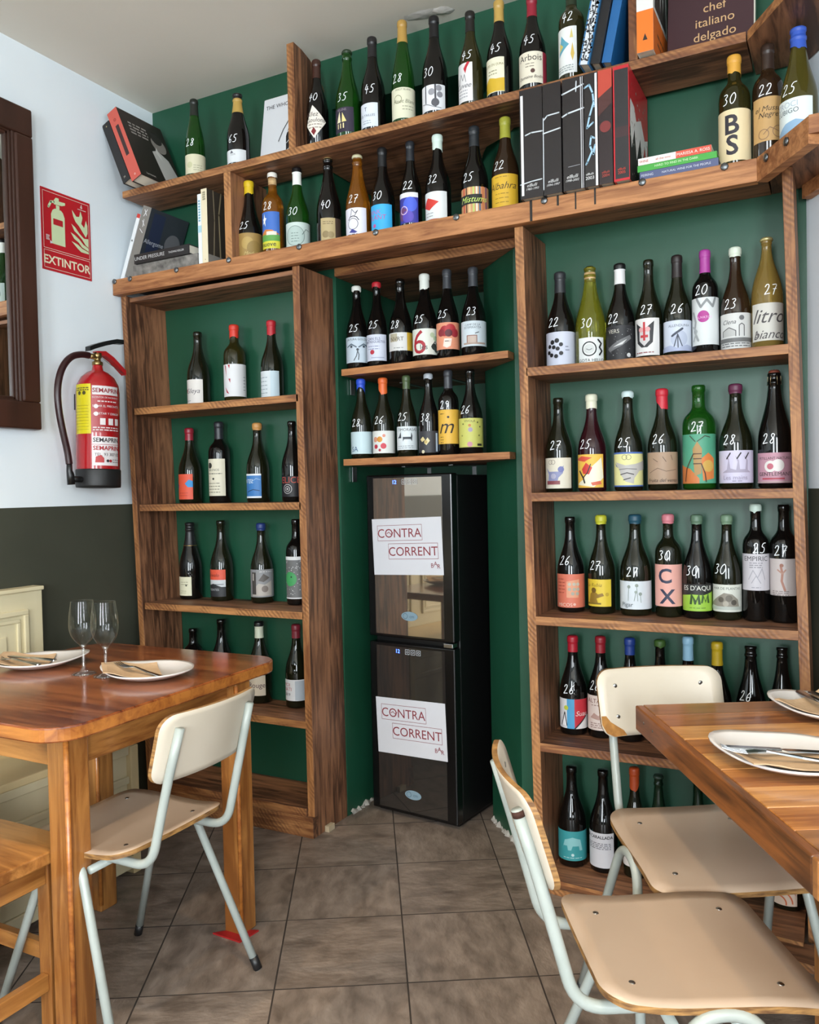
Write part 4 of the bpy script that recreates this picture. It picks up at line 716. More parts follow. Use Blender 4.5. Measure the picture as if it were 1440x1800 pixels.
ROWNAME = {'U1': 'bottles on the top shelf', 'U2': 'bottles on the long beam shelf', 'L1': 'bottles in the left bookcase', 'L2': 'bottles in the left bookcase', 'L3': 'bottles in the left bookcase', 'L4': 'bottles in the left bookcase',
 'CU': 'bottles on the niche shelves', 'CL': 'bottles on the niche shelves'}
CORK = noisy('cork', 'a8845a', 'd0b080', 60, .8, .2)
def cap_lathe(name, shape, H, R, t0, mat, parent, off=.0009, drip=0.0, slant=0.0, n=32, seed=0):
    """sleeve over the neck from t0 to the top; lower edge may sag"""
    ts = [t0 + (1 - t0) * k / 12 for k in range(13)]
    pr = PROF[shape]
    ts = sorted(set([t0] + [t for t, _ in pr if t > t0 + .004] + [t for t in ts if all(abs(t - q) > .006 for q, _ in pr)]))
    if ts[0] != t0: ts = [t0] + ts
    rn2 = random.Random(seed)
    v, f = [], []
    ph = rn2.uniform(0, 6.28)
    for i, t in enumerate(ts):
        for k in range(n):
            a = 2 * math.pi * k / n
            tt = t
            if i == 0 and (drip or slant):
                tt = t - slant * (.5 + .5 * math.cos(a - ph)) - drip * max(0, math.sin(3 * a + ph)) * (.4 + .6 * abs(math.sin(5 * a + ph)))
                tt = max(tt, .55)
            rr = r_at(shape, tt) * R + (off if i else off * .8)
            v.append((rr * math.cos(a), rr * math.sin(a), tt * H))
    m = len(ts)
    top = len(v); rr = r_at(shape, 1) * R
    for k in range(n):
        a = 2 * math.pi * k / n
        v.append((rr * .8 * math.cos(a), rr * .8 * math.sin(a), H + .0025))
    for i in range(m):
        for k in range(n):
            k2 = (k + 1) % n
            f.append((i * n + k, i * n + k2, (i + 1) * n + k2, (i + 1) * n + k))
    f.append(tuple(top + k for k in range(n)))
    return mesh(name, v, f, mat, parent, smooth=True, fix=False)
def bottle(X, Y, Z, H, R, shape, glass, cap, pr, lab, art, desc, row, idx):
    t = thing('wine_bottle', desc, 'bottle', (X, Y, Z), 0, ROWNAME.get(row, 'bottles in the right bookcase'))
    lathe('glass_body', [(r * R, z * H) for z, r in PROF[shape]], GL[glass], t, 36)
    kind, col = cap
    cm = P('cap_' + col, col, .38) if kind.startswith('foil') else P('wax_' + col, col, .45)
    if kind == 'foil': cap_lathe('capsule', shape, H, R, .79, cm, t)
    elif kind == 'foil2': 
        cap_lathe('capsule', shape, H, R, .74, cm, t); cap_lathe('cap_tip', shape, H, R, .935, P('cap_black_tip', '131214', .3), t, .0016)
    elif kind == 'foil2w':
        cap_lathe('capsule', shape, H, R, .80, cm, t); cap_lathe('cap_tip', shape, H, R, .945, P('cap_black_tip', '131214', .3), t, .0016)
    elif kind == 'foil3': cap_lathe('capsule', shape, H, R, .84, cm, t)
    elif kind == 'foil4':
        cap_lathe('capsule', shape, H, R, .70, cm, t); 
        lathe('neck_band', [(r_at(shape, .70) * R + .001, .70 * H), (r_at(shape, .705) * R + .0016, .704 * H), (r_at(shape, .71) * R + .001, .71 * H)], P('gold_band', 'c0a46a', .3, 1.0), t, 32)
    elif kind == 'wax': cap_lathe('wax_seal', shape, H, R, .855, cm, t, .0016, .02, .03, seed=idx)
    elif kind == 'waxd': cap_lathe('wax_seal', shape, H, R, .90, cm, t, .0018, .02, .10, seed=idx)
    elif kind == 'wax2': cap_lathe('wax_seal', shape, H, R, .915, cm, t, .0018, .006, .0, seed=idx)
    elif kind == 'waxs': cap_lathe('wax_seal', shape, H, R, .945, cm, t, .0018, .02, .0, seed=idx)
    elif kind == 'waxc':
        cap_lathe('wax_seal', shape, H, R, .86, cm, t, .0018, .01, .0, seed=idx)
    elif kind in ('corkw', 'cork'):
        lathe('cork', [(.001, .86 * H), (r_at(shape, .9) * R + .0004, .862 * H), (r_at(shape, .9) * R + .0004, .95 * H), (.001, .951 * H)], CORK, t, 24)
        if kind == 'corkw': cap_lathe('wax_seal', shape, H, R, .95, cm, t, .0016, .01, 0, seed=idx)
        else: lathe('crown_cap', [(.001, H + .004), (.011, H + .004), (.0165, H - .001), (.0175, H - .006), (.001, H - .006)], P('crown_gold', 'c4ae74', .3, 1.0), t, 21)
    elif kind in ('crown', 'crownc'):
        lathe('crown_cap', [(.001, H + .004), (.012, H + .004), (.0165, H + .001), (.018, H - .006), (.001, H - .006)], P('crown_' + col, col, .35, .6), t, 21)
    elif kind == 'lip':
        lathe('bottle_lip', [(r_at(shape, .97) * R + .0005, .965 * H), (r_at(shape, .98) * R + .0016, .972 * H), (r_at(shape, .98) * R + .0016, .985 * H), (r_at(shape, 1) * R, H + .001)], P('lip_' + col, col, .15), t, 32)
    elif kind == 'wire':
        lathe('cork', [(.001, .955 * H), (.0125, .956 * H), (.0125, .975 * H), (.0155, .985 * H), (.0155, H + .004), (.012, H + .008), (.001, H + .008)], P('agglomerate_cork', col, .7), t, 24)
        wm = P('cage_wire', 'b09a74', .3, 1.0); cg = None
        for k in range(6):
            a = k * math.pi / 3
            cg = tube('cage_wire', [(.0185 * math.cos(a), .0185 * math.sin(a), .895 * H), (.017 * math.cos(a), .017 * math.sin(a), .97 * H), (.008 * math.cos(a), .008 * math.sin(a), H + .0095)], .0008, wm, t, 5)
    if lab:
        ac, sp, z0, z1, lc = lab
        tmax = {'bord': .60, 'bordt': .63}.get(shape, .42) * H
        Rr = R + .0005
        h = z1 - z0
        ha = min(sp / 2, 1.12)
        def wrap(x, y, l):
            z = z0 + y
            rr = r_at(shape, min(max(z / H, .02), 1)) * R + .0004 + .00022 * (l + 1)
            a = ac + x / R
            return (rr * math.sin(a), -rr * math.cos(a), z)
        lo = t
        if lc:
            v, f = [], []
            ns, nv = 28, 4
            for j in range(nv + 1):
                for k in range(ns + 1):
                    v.append(wrap((k / ns - .5) * sp * R, h * j / nv, -1))
            for j in range(nv):
                for k in range(ns):
                    q = j * (ns + 1) + k
                    f.append((q, q + 1, q + ns + 2, q + ns + 1))
            lo = mesh('label', v, f, ink(lc), t, smooth=True, fix=False)
        if art:
            g, mats = art_groups(art, ha * R, h, .0055, sp / 2 * R)
            if not lc: flat_print('label', g, mats, wrap, t)
            else: flat_print('label_print', g, mats, wrap, lo)
    if pr:
        s, a0, zc = pr
        hh = .0295; w = .0023
        T = []
        for q, ch in enumerate(s):
            for st in DIG[ch]:
                sm = [(x * .72, y) for x, y in st]
                # smooth the pen stroke
                for _ in range(2):
                    o2 = [sm[0]]
                    for (xa, ya), (xb, yb) in zip(sm, sm[1:]):
                        o2 += [(xa * .75 + xb * .25, ya * .75 + yb * .25), (xa * .25 + xb * .75, ya * .25 + yb * .75)]
                    sm = o2 + [sm[-1]]
                T += stroke_tris([((x + .18 * y + q * .82 - .8) * hh * .78, (y - .5) * hh) for x, y in sm], w)
        def wrap2(x, y, l):
            z = min(max(zc + y, .02), H * .95)
            rr = r_at(shape, z / H) * R + .0009
            a = a0 + x / max(R * .9, r_at(shape, z / H) * R)
            return (rr * math.sin(a), -rr * math.cos(a), z)
        flat_print('price_mark', [(refine(T, .006), 0)], [WHITEINK], wrap2, t)
    return t
for i_, q_ in enumerate(BOTTLES): bottle(*q_, i_)
# ------------------------------------------------------------------ books
PAGE = P('book_pages', 'ddd6c6', .8)
def book(label, loc, T, H, D, col, rot=(0, 0, 0), spine=None, cover=None, flat=False, rough=.4, side='+'):
    """upright book, spine facing -Y, origin at its bottom left front corner; spine/cover are print DSL"""
    t = thing('book', label, 'book', loc, 0, 'books on the long shelves'); t.rotation_euler = rot
    c = .0025; m = P('cover_' + col, col, rough)
    vs, fs = [], []
    def bx(x0, x1, y0, y1, z0, z1):
        i = len(vs)
        vs.extend([(x, y, z) for z in (z0, z1) for y in (y0, y1) for x in (x0, x1)])
        fs.extend([tuple(i + q for q in f) for f in ((0, 2, 3, 1), (4, 5, 7, 6), (0, 1, 5, 4), (2, 6, 7, 3), (0, 4, 6, 2), (1, 3, 7, 5))])
    bx(0, T, 0, c, 0, H); bx(0, c, c, D, 0, H); bx(T - c, T, c, D, 0, H)
    cv = mesh('cover', vs, fs, m, t)
    box('pages', c, T - c, c, D - .004, .004, H - .004, PAGE, t)
    if spine:
        if flat:   # lettering runs along the long side (book lying down): local x = book height
          for sub in [[e for e in spine if e[0] != 'T']] + [[e] for e in spine if e[0] == 'T']:
            g, mats = art_groups(sub, H / 2, T)
            flat_print('spine_lettering' if sub and sub[0][0] == 'T' else 'spine_print', g, mats, lambda x, y, l: Vector((T - y if flat == 'up' else y, -.0005 - .0002 * l - (.001 if sub[0][0] == 'T' else 0), H / 2 + x if flat == 'up' else H / 2 - x)), cv)
        else:
          for k_, sub in enumerate([[e for e in spine if e[0] != 'T']] + [[e] for e in spine if e[0] == 'T']):
            g, mats = art_groups(sub, T / 2, H)
            flat_print('spine_lettering' if k_ else 'spine_print', g, mats, lambda x, y, l: Vector((T / 2 + x, -.0005 - .0002 * l - (.0025 if k_ else 0), y)), cv)
    if cover:
        g, mats = art_groups(cover, D / 2, H)
        flat_print('cover_print', g, mats, lambda x, y, l: Vector((T + .0005 + .0002 * l, D / 2 + x, y)), cv)
    return t
# leaning pair at the left end of the top shelf
ang = math.radians(-23.5)
book('thin black book leaning against the left wall beside the red-spined book', (-.795, -.055, 2.4755), .040, .27, .22, '1d1a1a', (0, ang, 0), [('D', 0, .94, .012, 'a89a6a'), ('T', 'M', 0, .07, .03, 'c8c0b0')])
book('leaning black book with coral red spine and a white-jacketed figure', (-.748, -.055, 2.4755), .053, .312, .24, '2a211f', (0, ang, 0),
     [('R', -1, 0, 1, 1, 'cc5a4c'), ('R', -.3, .34, .35, .78, '3a2422'), ('O', 0, .86, .016, .006, '7a2a24'), ('O', 0, .06, .01, .005, 'f0d0c8')],
     [('P', [(.2, 0), (.05, .5), (.35, .55), (.75, .45), (.95, .2), (1, 0)], 'c9c6c2'), ('D', .52, .66, .13, '8f8882'), ('D', .5, .76, .10, '2f2a28'), ('P', [(.2, .5), (.32, .6), (.42, .4)], 'dedbd6'), ('L', -.7, .1, .82, 4, .05, 'a8a09a'), ('T', 'Larousse', -.5, .06, .03, 'c8c0b8')])
# white book facing the room behind the divider
t = thing('book', 'white hardback with a black line fish leaning behind the divider', 'book', (-.258, .11, 2.4755), 0, 'books on the long shelves'); t.rotation_euler = (math.radians(-9), 0, 0)
bd = box('cover', 0, .185, 0, .018, 0, .285, P('cover_white', 'd8dade', .45), t, .001)
box('pages', .004, .183, .003, .0155, .003, .2875, PAGE, t)
g, mats = art_groups([('T', 'THE WHO', -.3, .87, .055, '1c1c20'), ('P', [(.95, .85), (.45, .62), (.25, .4), (.3, .2), (.6, .06), (.95, .04)], '17171b'), ('S', [(.3, .45), (.95, .7)], .008, 'd8dade'), ('S', [(.3, .3), (.95, .5)], .008, 'd8dade'), ('S', [(.35, .2), (.95, .3)], .008, 'd8dade'), ('S', [(.5, .08), (.6, .62)], .008, 'd8dade'), ('S', [(.75, .05), (.8, .72)], .008, 'd8dade'), ('S', [(.35, .62), (.1, .5), (-.1, .35)], .01, '17171b'), ('L', -.9, -.2, .05, 2, .03, '8a8a90')], .0925, .285)
flat_print('cover_print', g, mats, planar((.0925, 0, 0), (1, 0, 0), (0, 0, 1), (0, -1, 0)), bd)
# books at the left end of the beam shelf
ang = math.radians(23)
def lean_r(label, xr, y, T, H, D, col, a, **k):
    # pivot on the bottom right corner
    z = 2.1205 if k.pop('low', True) else 2.4755
    return book(label, (xr - T * math.cos(a), y, z + T * math.sin(a)), T, H, D, col, (0, a, 0), **k)
lean_r('thin white book with red tip leaning beside the left wall', -.868, .0, .018, .268, .2, 'dfe3e6', ang, spine=[('R', -1, .94, 1, 1, 'c83a30'), ('L', -.4, .4, .6, 1, .1, '3a3a3e')])
lean_r('thick grey book with dark portrait cover leaning beside the left wall', -.815, .0, .046, .285, .21, '7c7872', ang, spine=[('S', [(-.4, .95), (.3, .88)], .01, 'e8e8ea'), ('S', [(.2, .96), (-.3, .86)], .01, 'e8e8ea'), ('S', [(-.3, .8), (.4, .74)], .01, 'e8e8ea'), ('S', [(0, .82), (.1, .72)], .01, 'e8e8ea'), ('S', [(-.4, .68), (.4, .64)], .01, 'e8e8ea')],
       cover=[('R', -1, 0, 1, 1, '33383f'), ('R', -.8, .15, -.2, .95, '27304a'), ('T', 'Allergome', -.5, .55, .06, 'b8bcc4'), ('D', .45, .6, .15, '6c6c70'), ('P', [(.0, .0), (.2, .4), (.8, .45), (1, 0)], '4a4c50')])
# lying stack: local z of the book runs along +X after rotation
def lying(label, x0, y, z, T, L_, D, col, **k):
    return book(label, (x0, y, z + T), T, L_, D, col, (0, math.radians(90), 0), flat='up', **k)
STONE = noisy('cover_stone_grey', '4a4744', '8c8882', 30, .7, .2)
b_ = lying('grey stone-textured book lying at the bottom of the stack', -.792, -.02, 2.1205, .044, .335, .2, '6a6763')
b_.children[0].data.materials[0] = STONE
lying('black book UNDER PRESSURE lying on the grey stone-textured book', -.775, -.03, 2.166, .036, .285, .2, '201f20', spine=[('T', 'UNDER PRESSURE', -.42, .5, .38, 'c8c8c8'), ('T', 'THOMAS KELLER', .55, .5, .2, 'd8d8d8')])
book('white and blue spined book standing left of the cream book', (-.452, -.02, 2.1205), .017, .262, .19, 'dfe6e8', spine=[('L', -.5, .5, .9, 8, .04, '4a9ab8'), ('R', -1, .45, 1, .55, 'a8d0dc')])
book('cream spined book with a dark photo cover beside the divider', (-.434, -.02, 2.1205), .028, .278, .2, 'ded2b4', spine=[('L', -.5, .5, .95, 4, .03, '8a8468'), ('D', 0, .05, .006, '8a7a50')], cover=[('R', -1, 0, 1, 1, '3a342c'), ('S', [(-.7, 0), (-.6, .6), (-.65, 1)], .02, '8c8068'), ('S', [(-.3, 0), (-.35, .7), (-.2, 1)], .025, 'a09272'), ('S', [(.1, .1), (.05, .6), (.2, .95)], .02, '7c7058'), ('S', [(.5, 0), (.45, .5), (.6, 1)], .025, '94866a'), ('R', -1, 0, 1, .12, '8a8680')])
# the row of big black slipcased volumes
BK = '231f20'
LN = 'cdd4da'
def slip(label, x0, x1, spine, col=BK, cover=None):
    return book(label, (x0, -.05, 2.1205), x1 - x0, .324, .255, col, spine=spine, cover=cover, rough=.3)
slip('leftmost thick black slipcased volume with a white strip', .843, .914, [('R', -.9, .03, -.68, .95, 'e4e4e4'), ('S', [(-.5, .58), (0, .595), (1, .59)], .012, LN), ('S', [(-1, .135), (0, .15), (.9, .155)], .01, LN), ('T', 'elBulli', .05, .115, .028, 'd8d8d8', .3), ('T', '1983-1993', .1, .08, .02, 'd8d8d8', .3)])
slip('second black slipcased volume with two chalky lines', .916, .971, [('S', [(-1, .56), (.9, .58)], .012, LN), ('S', [(-.9, .68), (-.5, .715), (.8, .72)], .012, LN), ('S', [(-1, .05), (-.95, .7)], .008, LN), ('T', 'elBulli', .1, .115, .028, 'd8d8d8', .3), ('T', '1994-1997', .1, .08, .02, 'd8d8d8', .3)])
slip('third black slipcased volume with a small drawn cross', .976, 1.039, [('S', [(-1, .87), (1, .92)], .014, LN), ('S', [(.35, .96), (.3, .87)], .01, LN), ('S', [(-1, .67), (-.5, .69), (1, .71)], .014, LN), ('S', [(-.5, .21), (.6, .215)], .006, '8a8a90'), ('R', .72, .0, .8, .99, 'c8c8cc'), ('R', .9, .0, .96, .99, 'b8b8bc'), ('T', 'elBulli', -.1, .12, .03, 'e0e0e0', .3), ('T', '1998-2002', -.1, .085, .02, 'd8d8d8', .3)])
slip('black volume marked 2003 with pale blue curls and white edge', 1.041, 1.080, [('R', .62, .0, .95, .99, 'e0e0e2'), ('S', [(-.9, .88), (-.2, .9), (.3, .82), (.5, .7)], .016, '9ec4dc'), ('S', [(.5, .75), (-.2, .62), (-.6, .52), (.3, .56)], .016, '9ec4dc'), ('S', [(.5, .42), (.0, .44), (-.2, .36), (.3, .28), (.55, .36)], .016, '9ec4dc'), ('S', [(.2, .32), (-.6, .22), (-.8, .2)], .016, '9ec4dc'), ('T', 'elBulli', -.25, .11, .02, 'd8d8d8'), ('T', '2003', -.25, .075, .028, 'e0e0e0')])
slip('red and black blurred spine volume marked 2004', 1.082, 1.122, [('R', -1, .76, 1, 1, 'b8402e'), ('P', [(-1, .76), (1, .84), (1, .7), (-1, .6)], '4a2420'), ('D', .0, .5, .05, '7a2c2a'), ('T', 'elBulli', 0, .10, .02, 'b8483c'), ('T', '2004', 0, .07, .024, 'b8483c')], '2a2022')
slip('red slipcase with black spine and a white splashed cover', 1.125, 1.170, [('R', -.82, .02, .92, .97, '242122'), ('R', -.82, .38, .92, .47, '3a2224'), ('T', 'elBulli', 0, .10, .02, 'c8402e'), ('T', '2005', 0, .07, .024, 'c8402e')], 'b8242e',
     [('P', [(-1, 0), (-1, .45), (-.5, .62), (.2, .5), (.8, .3), (1, .45), (1, 0)], '27211f'), ('P', [(-.95, .5), (-.9, .72), (-.5, .7), (-.3, .6), (.2, .68), (.6, .55), (.95, .6), (.8, .35), (.6, .5), (.3, .3), (.1, .5), (-.3, .25), (-.5, .5), (-.8, .3)], 'd8d4d0'), ('D', .3, .25, .1, '3a3432'), ('NS', 40, 'b0a8a0')])
# small lying stack to their right
lying('slate blue book NATURAL WINE FOR THE PEOPLE under the green book', 1.192, -.025, 2.1205, .022, .212, .15, '4c5478', spine=[('T', 'FEIRING', -.8, .5, .3, 'd0d4e0'), ('T', 'NATURAL WINE FOR THE PEOPLE', .2, .5, .27, 'd0d4e0')])
lying('thin green book between the slate blue and red-white books', 1.186, -.025, 2.1432, .018, .214, .15, '3f9a3c', spine=[('T', 'HARD TO FIND IN THE DARK', .0, .55, .34, 'd8ecc8')])
lying('red and white book WINE all the time topping the small stack', 1.188, -.025, 2.162, .019, .198, .145, 'e4dfda', spine=[('R', .05, 0, 1, 1, 'd2523c'), ('T', 'WINE', -.84, .5, .38, 'b8463c'), ('T', 'all the time', -.3, .5, .33, 'b8463c'), ('T', 'MARISSA A. ROSS', .52, .5, .42, 'f0e4dc')])
# leaning books left of the top right divider
lean_r('book with black and white patterned spine leaning on the top shelf', 1.0535, -.04, .030, .22, .2, '2f6a98', math.radians(12), low=False, spine=[('R', -.7, 0, .7, 1, 'd0d4d8'), ('NS', 150, '26262a'), ('S', [(-.4, .1), (.4, .3), (-.4, .5), (.4, .7), (-.3, .95)], .014, '26262a')])
lean_r('plain black book leaning between patterned and blue books', 1.083, -.03, .028, .222, .2, '17171a', math.radians(12), low=False)
lean_r('bright blue book leaning on the top right divider', 1.1125, -.02, .027, .215, .2, '1c5c94', math.radians(12), low=False)
book('thick book with orange lower spine beside the top right divider', (1.190, -.03, 2.4755), .046, .32, .21, 'd8d8d4', spine=[('R', -1, 0, 1, .36, 'e8741c'), ('P', [(-.3, .10), (.3, .10), (.0, .16)], '33231a'), ('T', 'Vegetables', -.3, .62, .03, '8a8a8a')], cover=[('R', -1, 0, 1, .36, 'd86a1c'), ('P', [(-.8, .4), (-.6, .9), (-.4, .5), (-.2, .95), (0, .45), (.2, .9), (.4, .5), (.6, .95), (.8, .4)], '3a3632'), ('L', -.5, .5, .2, 2, .08, '6a4422')])
t = thing('book', 'big maroon book with gold lettering chef italiano delgado', 'book', (1.252, .085, 2.4755), 0, 'books on the long shelves'); t.rotation_euler = (math.radians(-7), 0, math.radians(-1))
bd = box('cover', 0, .235, 0, .03, 0, .36, P('cover_maroon', '3a1f24', .6), t, .0015)
box('pages', .004, .2375, .004, .026, .004, .357, PAGE, t)
g, mats = art_groups([('T', 'chef', .12, .405, .072, 'd0a878'), ('T', 'italiano', .12, .288, .072, 'd0a878'), ('T', 'delgado', .12, .171, .072, 'd0a878')], .1175, .36)
flat_print('cover_print', g, mats, planar((.1175, 0, 0), (1, 0, 0), (0, 0, 1), (0, -1, 0)), bd)

# ------------------------------------------------------------------ left wall: mirror, sign, extinguisher
FR_ = noisy('mirror_frame_wood', '2c170d', '42251a', 9, .42, .15, (1, 1, .15), per_obj=True)
mr = thing('wall_mirror', 'large mirror in a chipped dark brown moulded frame', 'mirror', (XL, -.9, 1.5))
my0, my1, mz0, mz1 = -1.45, -.412, 1.495, 2.635
for nm, a, b, c, d in (('frame_rail', my0, my1, mz0, mz0 + .098), ('frame_rail', my0, my1, mz1 - .098, mz1), ('frame_stile', my1 - .072, my1, mz0 + .098, mz1 - .098), ('frame_stile', my0, my0 + .085, mz0 + .098, mz1 - .098)):
    o = box(nm, XL + .001, XL + .040, a, b, c, d, FR_, None, .006); o.parent = mr; rel(o, mr)
for k, (ins, th) in enumerate(((.068, .034), (.078, .028), (.088, .022))):
    for nm, a, b, c, d in (('moulding', my0 + ins, my1 - ins, mz0 + ins + .012, mz0 + ins + .026), ('moulding', my0 + ins, my1 - ins, mz1 - ins - .026, mz1 - ins - .012), ('moulding', my1 - ins - .014, my1 - ins, mz0 + ins + .012, mz1 - ins - .012), ('moulding', my0 + ins, my0 + ins + .014, mz0 + ins + .012, mz1 - ins - .012)):
        o = box(nm, XL + .001, XL + th, a, b, c, d, FR_, None, .004); o.parent = mr; rel(o, mr)
o = box('mirror_glass', XL + .002, XL + .012, my0 + .06, my1 - .06, mz0 + .07, mz1 - .07, P('mirror_silver', (.80, .84, .84), .01, 1.0)); o.parent = mr; rel(o, mr)
sg = thing('safety_sign', 'red EXTINTOR sign with extinguisher and flame symbols', 'sign', (XL, -.246, 2.0925))
sp_ = box('plate', .0, .003, -.112, .112, 0, .3005, P('sign_red', 'b81c28', .35), sg)
LUM = 'cfe0b4'
def loop(x0, y0, x1, y1, w, c):
    return [('S', [(x0, y0), (x1, y0), (x1, y1), (x0, y1), (x0, y0)], w, c)]
art = loop(-.93, .27, .93, .965, .006, 'e8d8c8') + loop(-.93, .03, .93, .245, .006, 'e8d8c8') + [('T', '*EXTINTOR', 0, .135, .1, 'ece6c8'),
 ('P', [(-.62, .34), (-.08, .34), (-.08, .70), (-.14, .755), (-.22, .78), (-.47, .78), (-.56, .755), (-.62, .70)], LUM), ('R', -.54, .58, -.16, .655, 'b81c28'), ('R', -.42, .78, -.28, .83, LUM),
 ('P', [(-.5, .83), (-.18, .84), (-.05, .86), (-.05, .89), (-.3, .885), (-.3, .92), (-.42, .92), (-.5, .88)], LUM), ('S', [(-.48, .86), (-.62, .85), (-.72, .78)], .03, LUM),
 ('P', [(.22, .84), (.27, .76), (.36, .70), (.5, .66), (.64, .60), (.78, .54), (.86, .60), (.86, .70), (.8, .76), (.72, .66), (.6, .70), (.66, .78), (.58, .86), (.52, .78), (.4, .77)], LUM),
 ('P', [(.18, .66), (.3, .58), (.44, .55), (.62, .50), (.76, .44), (.88, .42), (.88, .53), (.7, .52), (.5, .57), (.34, .63)], LUM),
 ('P', [(.14, .55), (.28, .48), (.46, .45), (.6, .40), (.88, .37), (.88, .41), (.66, .44), (.5, .49), (.3, .53)], LUM),
 ('P', [(.16, .44), (.3, .40), (.44, .36), (.56, .335), (.88, .335), (.88, .36), (.6, .385), (.42, .42)], LUM),
 ('P', [(.56, .90), (.62, .95), (.66, .90), (.62, .885)], 'd8c0b8'), ('R', .45, .868, .8, .878, 'd8c0b8'), ('P', [(-.7, .33), (-.7, .37), (-.58, .345)], 'd8d8e0'), ('L', -.86, -.72, .42, 3, .02, 'd0a8a8')]
g, mats = art_groups(art, .112, .3005)
flat_print('sign_print', g, mats, planar((.003, 0, 0), (0, 1, 0), (0, 0, 1), (1, 0, 0), .0002, .0004), sp_)
# fire extinguisher
ex = thing('fire_extinguisher', 'red fire extinguisher with black hose hung on the left wall', 'fire extinguisher', (-.806, -.214, 1.283)); ex.rotation_euler = (math.radians(-1.6), 0, 0)
RED = P('extinguisher_red', 'a3161c', .22, **{'Coat Weight': .5})
ER = .079
lathe('tank', [(.06, .01), (ER - .002, .02), (ER, .03), (ER, .36), (ER - .004, .39), (ER - .018, .418), (.04, .437), (.022, .445), (.018, .46), (.018, .468)], RED, ex, 40)
lathe('base_ring', [(.062, 0), (ER + .001, .002), (ER + .0025, .01), (ER + .0025, .066), (ER + .0008, .07)], P('black_rubber', '151516', .5), ex, 40)
BRASS = P('valve_brass', 'a08a5c', .3, 1.0)
lathe('valve', [(.016, .463), (.020, .467), (.020, .478), (.012, .482), (.012, .492), (.016, .495), (.016, .512), (.010, .515)], BRASS, ex, 20)
tube('valve_outlet', [(0, 0, .495), (-.0, -.04, .497)], .010, BRASS, ex, 10)
BLK = P('black_plastic', '141416', .35)
def flatbar(name, pts, w, th, mat, parent):
    v, f = [], []
    for x, y, z in pts: v += [(x - w, y, z), (x + w, y, z), (x + w, y, z + th), (x - w, y, z + th)]
    for i in range(len(pts) - 1):
        a = i * 4
        for k in range(4): f.append((a + k, a + (k + 1) % 4, a + 4 + (k + 1) % 4, a + 4 + k))
    f += [(3, 2, 1, 0), tuple((len(pts) - 1) * 4 + k for k in range(4))]
    return mesh(name, v, f, mat, parent)
flatbar('lever', [(0, -.045, .513), (0, -.02, .525), (0, .03, .545), (0, .085, .563), (0, .12, .566)], .013, .017, BLK, ex)
flatbar('carry_handle', [(0, -.01, .500), (0, .03, .506), (0, .07, .488), (0, .11, .460), (0, .13, .446)], .013, .018, P('handle_red', 'a81a1e', .3), ex)
tube('safety_wire', fillet([(.012, .0, .50), (.016, .06, .47), (.014, .11, .452)], .03), .0012, P('wire_grey', '8a8a86', .4, 1.0), ex, 6)
hp = [(0, -.04, .497), (0, -.075, .497), (0, -.125, .480), (0, -.165, .43), (0, -.183, .36), (0, -.178, .28), (0, -.160, .20), (0, -.140, .13), (0, -.133, .085)]
sm = hp
for _ in range(2):
    o2 = [Vector(sm[0])]
    for a, b in zip(sm, sm[1:]): o2 += [Vector(a) * .75 + Vector(b) * .25, Vector(a) * .25 + Vector(b) * .75]
    sm = o2 + [Vector(sm[-1])]
tube('hose', sm, .0125, P('hose_rubber', '2b1013', .3), ex, 12)
tube('nozzle', [(0, -.133, .10), (0, -.1325, .06), (0, -.128, .045), (0, -.125, .01)], [.010, .011, .014, .014], BLK, ex, 12)
tube('nozzle_clip', [(0, -.125, .03), (0, -.075, .03)], .012, BLK, ex, 8)
box('wall_bracket', -.094, -.06, -.03, .03, .30, .36, P('bracket_black', '1c1c1e', .5), ex)
def cyl_wrap(R, ac, z0):
    return lambda x, y, l: ((R + .0004 + .0003 * (l + 1)) * math.sin(ac + x / R), -(R + .0004 + .0003 * (l + 1)) * math.cos(ac + x / R), z0 + y)
def cyl_label(name, parent, R, ac, sp, z0, h, col, art):
    w = cyl_wrap(R, ac, z0); v, f = [], []
    for j in range(2):
        for k in range(25): v.append(w((k / 24 - .5) * sp * R, h * j, -1))
    for k in range(24): f.append((k, k + 1, 26 + k, 25 + k))
    lo = mesh(name, v, f, ink(col, .35), parent, smooth=True, fix=False)
    g, mats = art_groups(art, sp / 2 * R, h, .006)
    flat_print(name + '_print', g, mats, w, lo)
# angle 0 faces -Y, pi/2 faces +X (the room)
cyl_label('inspection_label', ex, ER, .06, .94, .20, .185, 'd8c81c', [('L', -.8, .8, .92, 2, .04, '5a5418'), ('D', -.3, .82, .04, '4a4418'), ('D', .3, .82, .04, '4a4418')] + [('R', -.8, .08 + .06 * k, .8, .086 + .06 * k, '8a8420') for k in range(9)])
cyl_label('maker_label', ex, ER, 1.24, 1.36, .205, .175, 'a3161c', [('R', -.95, .8, .98, .99, 'd8d4d4'), ('T', '*SEMAPRIN', .05, .895, .12, '8a1420'), ('T', 'EXTINTOR DE INCENDIOS', 0, .745, .05, 'e0d0d0'), ('L', -.6, .8, .66, 1, .05, 'e0d0d0'), ('T', 'SACAR EL PRECINTO', .15, .56, .045, 'e8dcdc'), ('D', -.7, .55, .045, 'e8dcdc'), ('T', 'APRETAR Y DIRIGIR', .15, .40, .045, 'e8dcdc'), ('D', -.7, .39, .045, 'e8dcdc'), ('R', -.45, .16, -.1, .3, 'e0d8d8'), ('R', .1, .16, .45, .3, 'e0d8d8'), ('R', .6, .16, .9, .3, 'e0d8d8'), ('L', -.9, .9, .1, 2, .05, 'e0d0d0')])
